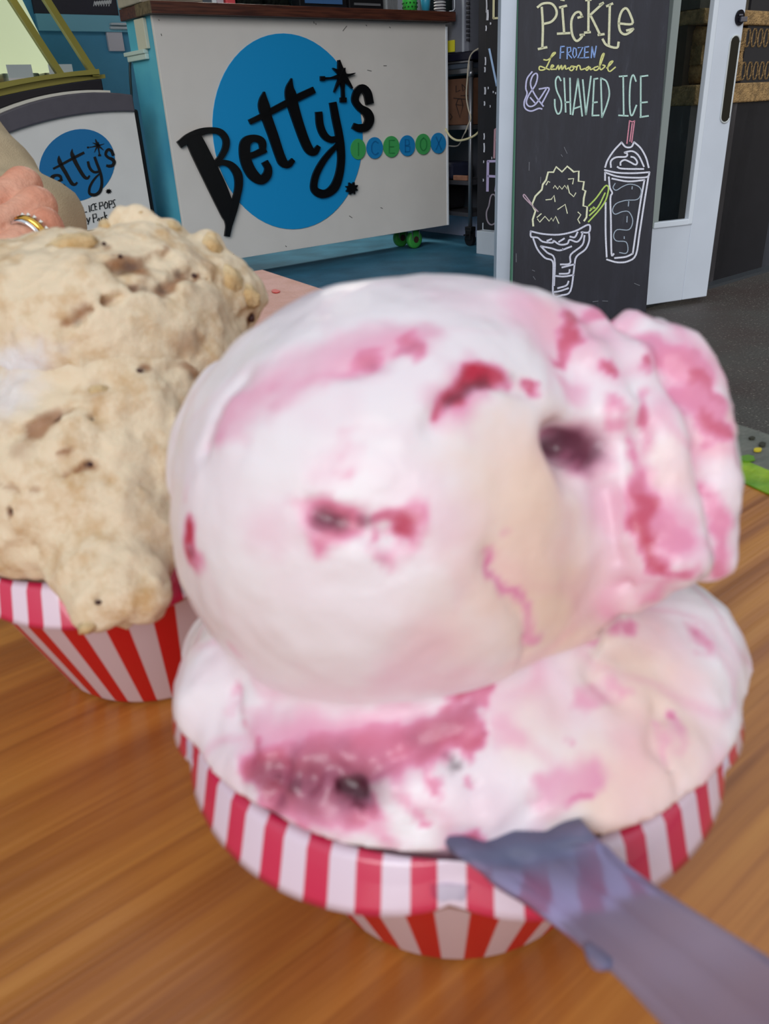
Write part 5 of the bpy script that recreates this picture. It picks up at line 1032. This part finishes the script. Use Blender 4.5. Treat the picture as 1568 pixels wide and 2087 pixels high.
# ================================================================== PERSON at the far side of the table
m_skin = mat('skin', (222, 164, 138), .5, .25, 40, .15, rgb2=(204, 134, 106), sss=.15, bscale=300)
m_cloth = mat('khaki_cotton', (186, 166, 134), .85, .2, 30, .25, bscale=900)
EL = atd(36, 490, .60); SH = atd(-440, -150, .74); WR = atd(-60, 470, .50)
KN = [atd(48, 378, .468), atd(76, 420, .452), atd(92, 464, .440), atd(96, 512, .436)]            # knuckles
PX = [atd(-34, 432, .440), atd(-24, 480, .424), atd(-6, 530, .414), atd(6, 572, .412)]
TP = [atd(-66, 470, .462), atd(-66, 520, .448), atd(-54, 570, .438), atd(-40, 606, .438)]
fr_ = [.0088, .0092, .0088, .0076]
def hand_fn(P):
    d = cap_(P, WR, (KN[0]+KN[3])/2+(WR-(KN[0]+KN[3])/2)*.3, .020, .020)
    for i in range(4): d = smin(d, cap_(P, WR, KN[i]+(WR-KN[i])*.12, .015, .0105), .007)
    fg = None
    for i in range(4):
        e_ = np.minimum(cap_(P, KN[i], PX[i], fr_[i]*1.08, fr_[i]), cap_(P, PX[i], TP[i], fr_[i], fr_[i]*.82)); e_ = smin(e_, sph(P, KN[i], fr_[i]*1.16), .003)
        fg = e_ if fg is None else smin(fg, e_, .0006)
    d = smin(d, fg, .002)
    th0 = WR+(KN[0]-WR)*.35; d = smin(d, cap_(P, th0, atd(-50, 360, .455), .012, .0095), .006); d = smin(d, cap_(P, atd(-50, 360, .455), atd(-100, 390, .44), .0095, .0075), .003)
    d = smin(d, cap_(P, WR, EL+(WR-EL)*.1, .024, .034), .008)
    return d+vnoise(P, 130, 3)*.0006+vnoise(P, 420, 4)*.0003
hl = np.minimum(np.min(KN+PX+TP+[WR], 0), EL)-.05; hh2 = np.maximum(np.max(KN+PX+TP+[WR], 0), EL)+.05
VA, FA = surface_nets(hand_fn, hl, hh2, .0017)
# torso, head, other arm, seated legs (left of the frame)
right = camx*np.array([1, 1, 0]); right /= np.linalg.norm(right)
SP = SH-right*.19; tow = -SP*np.array([1, 1, 0]); tow /= np.linalg.norm(tow)      # facing the table
side = np.cross(tow, np.array([0, 0, 1.]))                                       # person's right
PEL = np.array([SP[0], SP[1], .46])-tow*.06; CH = np.array([SP[0], SP[1], SH[2]-.10]); NK = np.array([SP[0], SP[1], SH[2]+.05])+tow*.02; HD = NK+np.array([0, 0, .15])+tow*.03
SH2 = SP+side*.19*(-1 if np.dot(side, right) > 0 else 1); SH2[2] = SH[2]; EL2 = SH2+tow*.12+np.array([0, 0, -.27]); EL2[2] = max(EL2[2], TABZ+.05); WR2 = EL2+tow*.22+np.array([0, 0, -.01]); WR2[2] = TABZ+.045
hipw = side*.09
def body_fn(P):
    d = ell(P, CH, np.array([.17, .105, .22]), np.array([side, tow, [0, 0, 1.]])); d = smin(d, ell(P, PEL+np.array([0, 0, .06]), np.array([.16, .11, .14]), np.array([side, tow, [0, 0, 1.]])), .08)
    d = smin(d, cap_(P, NK-np.array([0, 0, .05]), HD-np.array([0, 0, .06]), .055, .052), .02)
    hd_ = smin(ell(P, HD, np.array([.074, .092, .112]), np.array([side, tow, [0, 0, 1.]])), ell(P, HD+tow*.03+np.array([0, 0, -.06]), np.array([.052, .056, .052]), np.eye(3)), .02)
    hd_ = smin(hd_, cap_(P, HD+tow*.088+np.array([0, 0, .01]), HD+tow*.104+np.array([0, 0, -.026]), .009, .014), .01)
    for q in (-1, 1):
        hd_ = smax(hd_, -sph(P, HD+tow*.092+side*q*.032+np.array([0, 0, .012]), .014), .008); hd_ = smin(hd_, ell(P, HD+side*q*.076, np.array([.012, .02, .032]), np.array([side, tow, [0, 0, 1.]])), .004)
    hd_ = smax(hd_, -cap_(P, HD+tow*.094+side*.02+np.array([0, 0, -.056]), HD+tow*.094-side*.02+np.array([0, 0, -.056]), .004, .004), .004)
    d = smin(d, hd_, .012)
    for s_, e_, w_ in ((SH, EL, None), (SH2, EL2, WR2)):
        d = smin(d, cap_(P, s_, e_, .042, .034), .03)
        if w_ is not None:
            d = smin(d, cap_(P, e_, w_, .037, .025), .012)
            for q in range(4): d = smin(d, chain(P, [w_+tow*.03+side*(q-1.5)*.014, w_+tow*.10+side*(q-1.5)*.019, w_+tow*(.15-.008*abs(q-1.2))+side*(q-1.5)*.019-np.array([0, 0, .012])], [.016, .0095, .0078]), .004)
            d = smin(d, chain(P, [w_+tow*.03, w_+tow*.07+right*.035, w_+tow*.10+right*.045], [.015, .011, .009]), .004)
    for q in (-1, 1):
        kn = PEL+hipw*q+tow*.36-np.array([0, 0, .0]); ft = np.array([kn[0], kn[1], .05])
        d = smin(d, cap_(P, PEL+hipw*q, kn, .085, .062), .03); d = smin(d, cap_(P, kn, ft, .058, .038), .02); d = smin(d, cap_(P, ft, ft+tow*.15-np.array([0, 0, .012]), .036, .034), .015)
    return d
pts_ = np.array([PEL, CH, HD, SH, SH2, EL, EL2, WR2+tow*.17, PEL+tow*.56]); bl, bh = pts_.min(0)-.20, pts_.max(0)+.20; bl[2] = 0.
bl[2] = .004
VB, FB = surface_nets(body_fn, bl, bh, .013)
pb = TC*0+np.array([PEL[0], PEL[1], 0])
ps = thing('person', 'person in khaki sleeve resting ringed hand on the table', 'person', pb)
body = obj('body', join((VA, FA.tolist()), (VB, FB.tolist())), m_skin, ps, True)
CUFF = EL+(WR-EL)*.22
def shirt_fn(P):
    up_ = cap_(P, SH, EL, .050, .0455)
    d = smin(up_, cap_(P, EL, CUFF, .0455, .043), .02)
    a = P-EL; d = d+.0035*np.sin(((P-EL) @ (SH-EL))/np.linalg.norm(SH-EL)*70+vnoise(P, 9, 5)*3)*np.exp(-np.maximum((a @ (SH-EL))/np.linalg.norm(SH-EL), 0)/.10)+vnoise(P, 26, 6)*.0045
    tor = ell(P, CH, np.array([.19, .125, .24]), np.array([side, tow, [0, 0, 1.]])); tor = smin(tor, ell(P, PEL+np.array([0, 0, .10]), np.array([.175, .125, .12]), np.array([side, tow, [0, 0, 1.]])), .08)
    tor = smin(tor, cap_(P, SH2, EL2+(WR2-EL2)*.3, .066, .050), .03)
    d = smin(d, tor, .03)
    d = np.maximum(d, (PEL[2]-.01)-P[..., 2])
    d = np.maximum(d, TABZ+.004-P[..., 2]+np.where(np.linalg.norm(P-EL, axis=-1) < .25, 0, -1))
    return d
VS, FS = surface_nets(shirt_fn, bl, bh, .0075)
obj('shirt', (VS, FS), m_cloth, ps, True, label='khaki sleeve')
# trousers and shoes, hair
def trs_fn(P):
    d = ell(P, PEL+np.array([0, 0, .02]), np.array([.175, .13, .12]), np.array([side, tow, [0, 0, 1.]]))
    for q in (-1, 1):
        kn = PEL+hipw*q+tow*.36; ft = np.array([kn[0], kn[1], .12]); d = smin(d, cap_(P, PEL+hipw*q, kn, .095, .074), .03); d = smin(d, cap_(P, kn, ft, .072, .058), .02)
    return np.maximum(d, P[..., 2]-(PEL[2]+.03)-0*P[..., 0])
VT, FT = surface_nets(trs_fn, bl, bh, .014); obj('trousers', (VT, FT), mat('trouser_grey', (70, 74, 84), .85), ps, True)
def hair_fn(P): return np.maximum(ell(P, HD+np.array([0, 0, .012])-tow*.012, np.array([.084, .100, .112]), np.array([side, tow, [0, 0, 1.]])), ((P-HD) @ tow)-.045-.5*((P-HD)[..., 2]))
VH, FH = surface_nets(hair_fn, HD-.16, HD+.16, .008); obj('hair', (VH, FH), mat('hair_brown', (84, 60, 42), .6, .4, 60), ps, True)
# ring on the third finger
rd = PX[2]-KN[2]; rd /= np.linalg.norm(rd); rc_ = KN[2]+(PX[2]-KN[2])*.30
a_ = np.cross(rd, np.array([0, 0, 1.])); a_ /= np.linalg.norm(a_); b2 = np.cross(rd, a_)
def band(o_, r_, w_): return tube([rc_+rd*o_+r_*(a_*math.cos(q)+b2*math.sin(q)) for q in np.linspace(0, 2*math.pi, 25)], w_, 8, 0, False)
rg = obj('ring', band(0, .0103, .0019), mat('gold', (226, 176, 84), .2, metal=1.), ps, True, label='gold ring with silver band')
obj('silver_band', band(.0034, .0103, .0013), mat('silver', (226, 226, 230), .15, metal=1.), rg, True)
obj('gemstones', join(*[lathe([(.0002, -.0012), (.0013, 0), (.0002, .0012)], rc_+rd*-.0026+.0112*(a_*math.cos(q)+b2*math.sin(q)), 8) for q in np.linspace(0, 2*math.pi, 18, endpoint=False)]), mat('stone_clear', (240, 236, 226), .1, metal=.4), rg)
st = thing('stool', 'wooden stool under the seated person', 'stool', pb+np.array([0, 0, 0]))
zs_ = PEL[2]-.095
obj('seat', lathe([(.001, zs_-.03), (.165, zs_-.03), (.17, zs_-.02), (.17, zs_-.006), (.16, zs_), (.001, zs_)], np.array([PEL[0], PEL[1], 0]), 32), mat('stool_wood', (128, 84, 48), .5, .3, 20), st, True)
for k in range(4):
    a = k*math.pi/2+.4; obj('leg', tube([np.array([PEL[0]+.11*math.cos(a), PEL[1]+.11*math.sin(a), zs_-.031]), np.array([PEL[0]+.16*math.cos(a), PEL[1]+.16*math.sin(a), .001])], .014, 10, 0), mat('stool_wood', (128, 84, 48), .5), st, True)
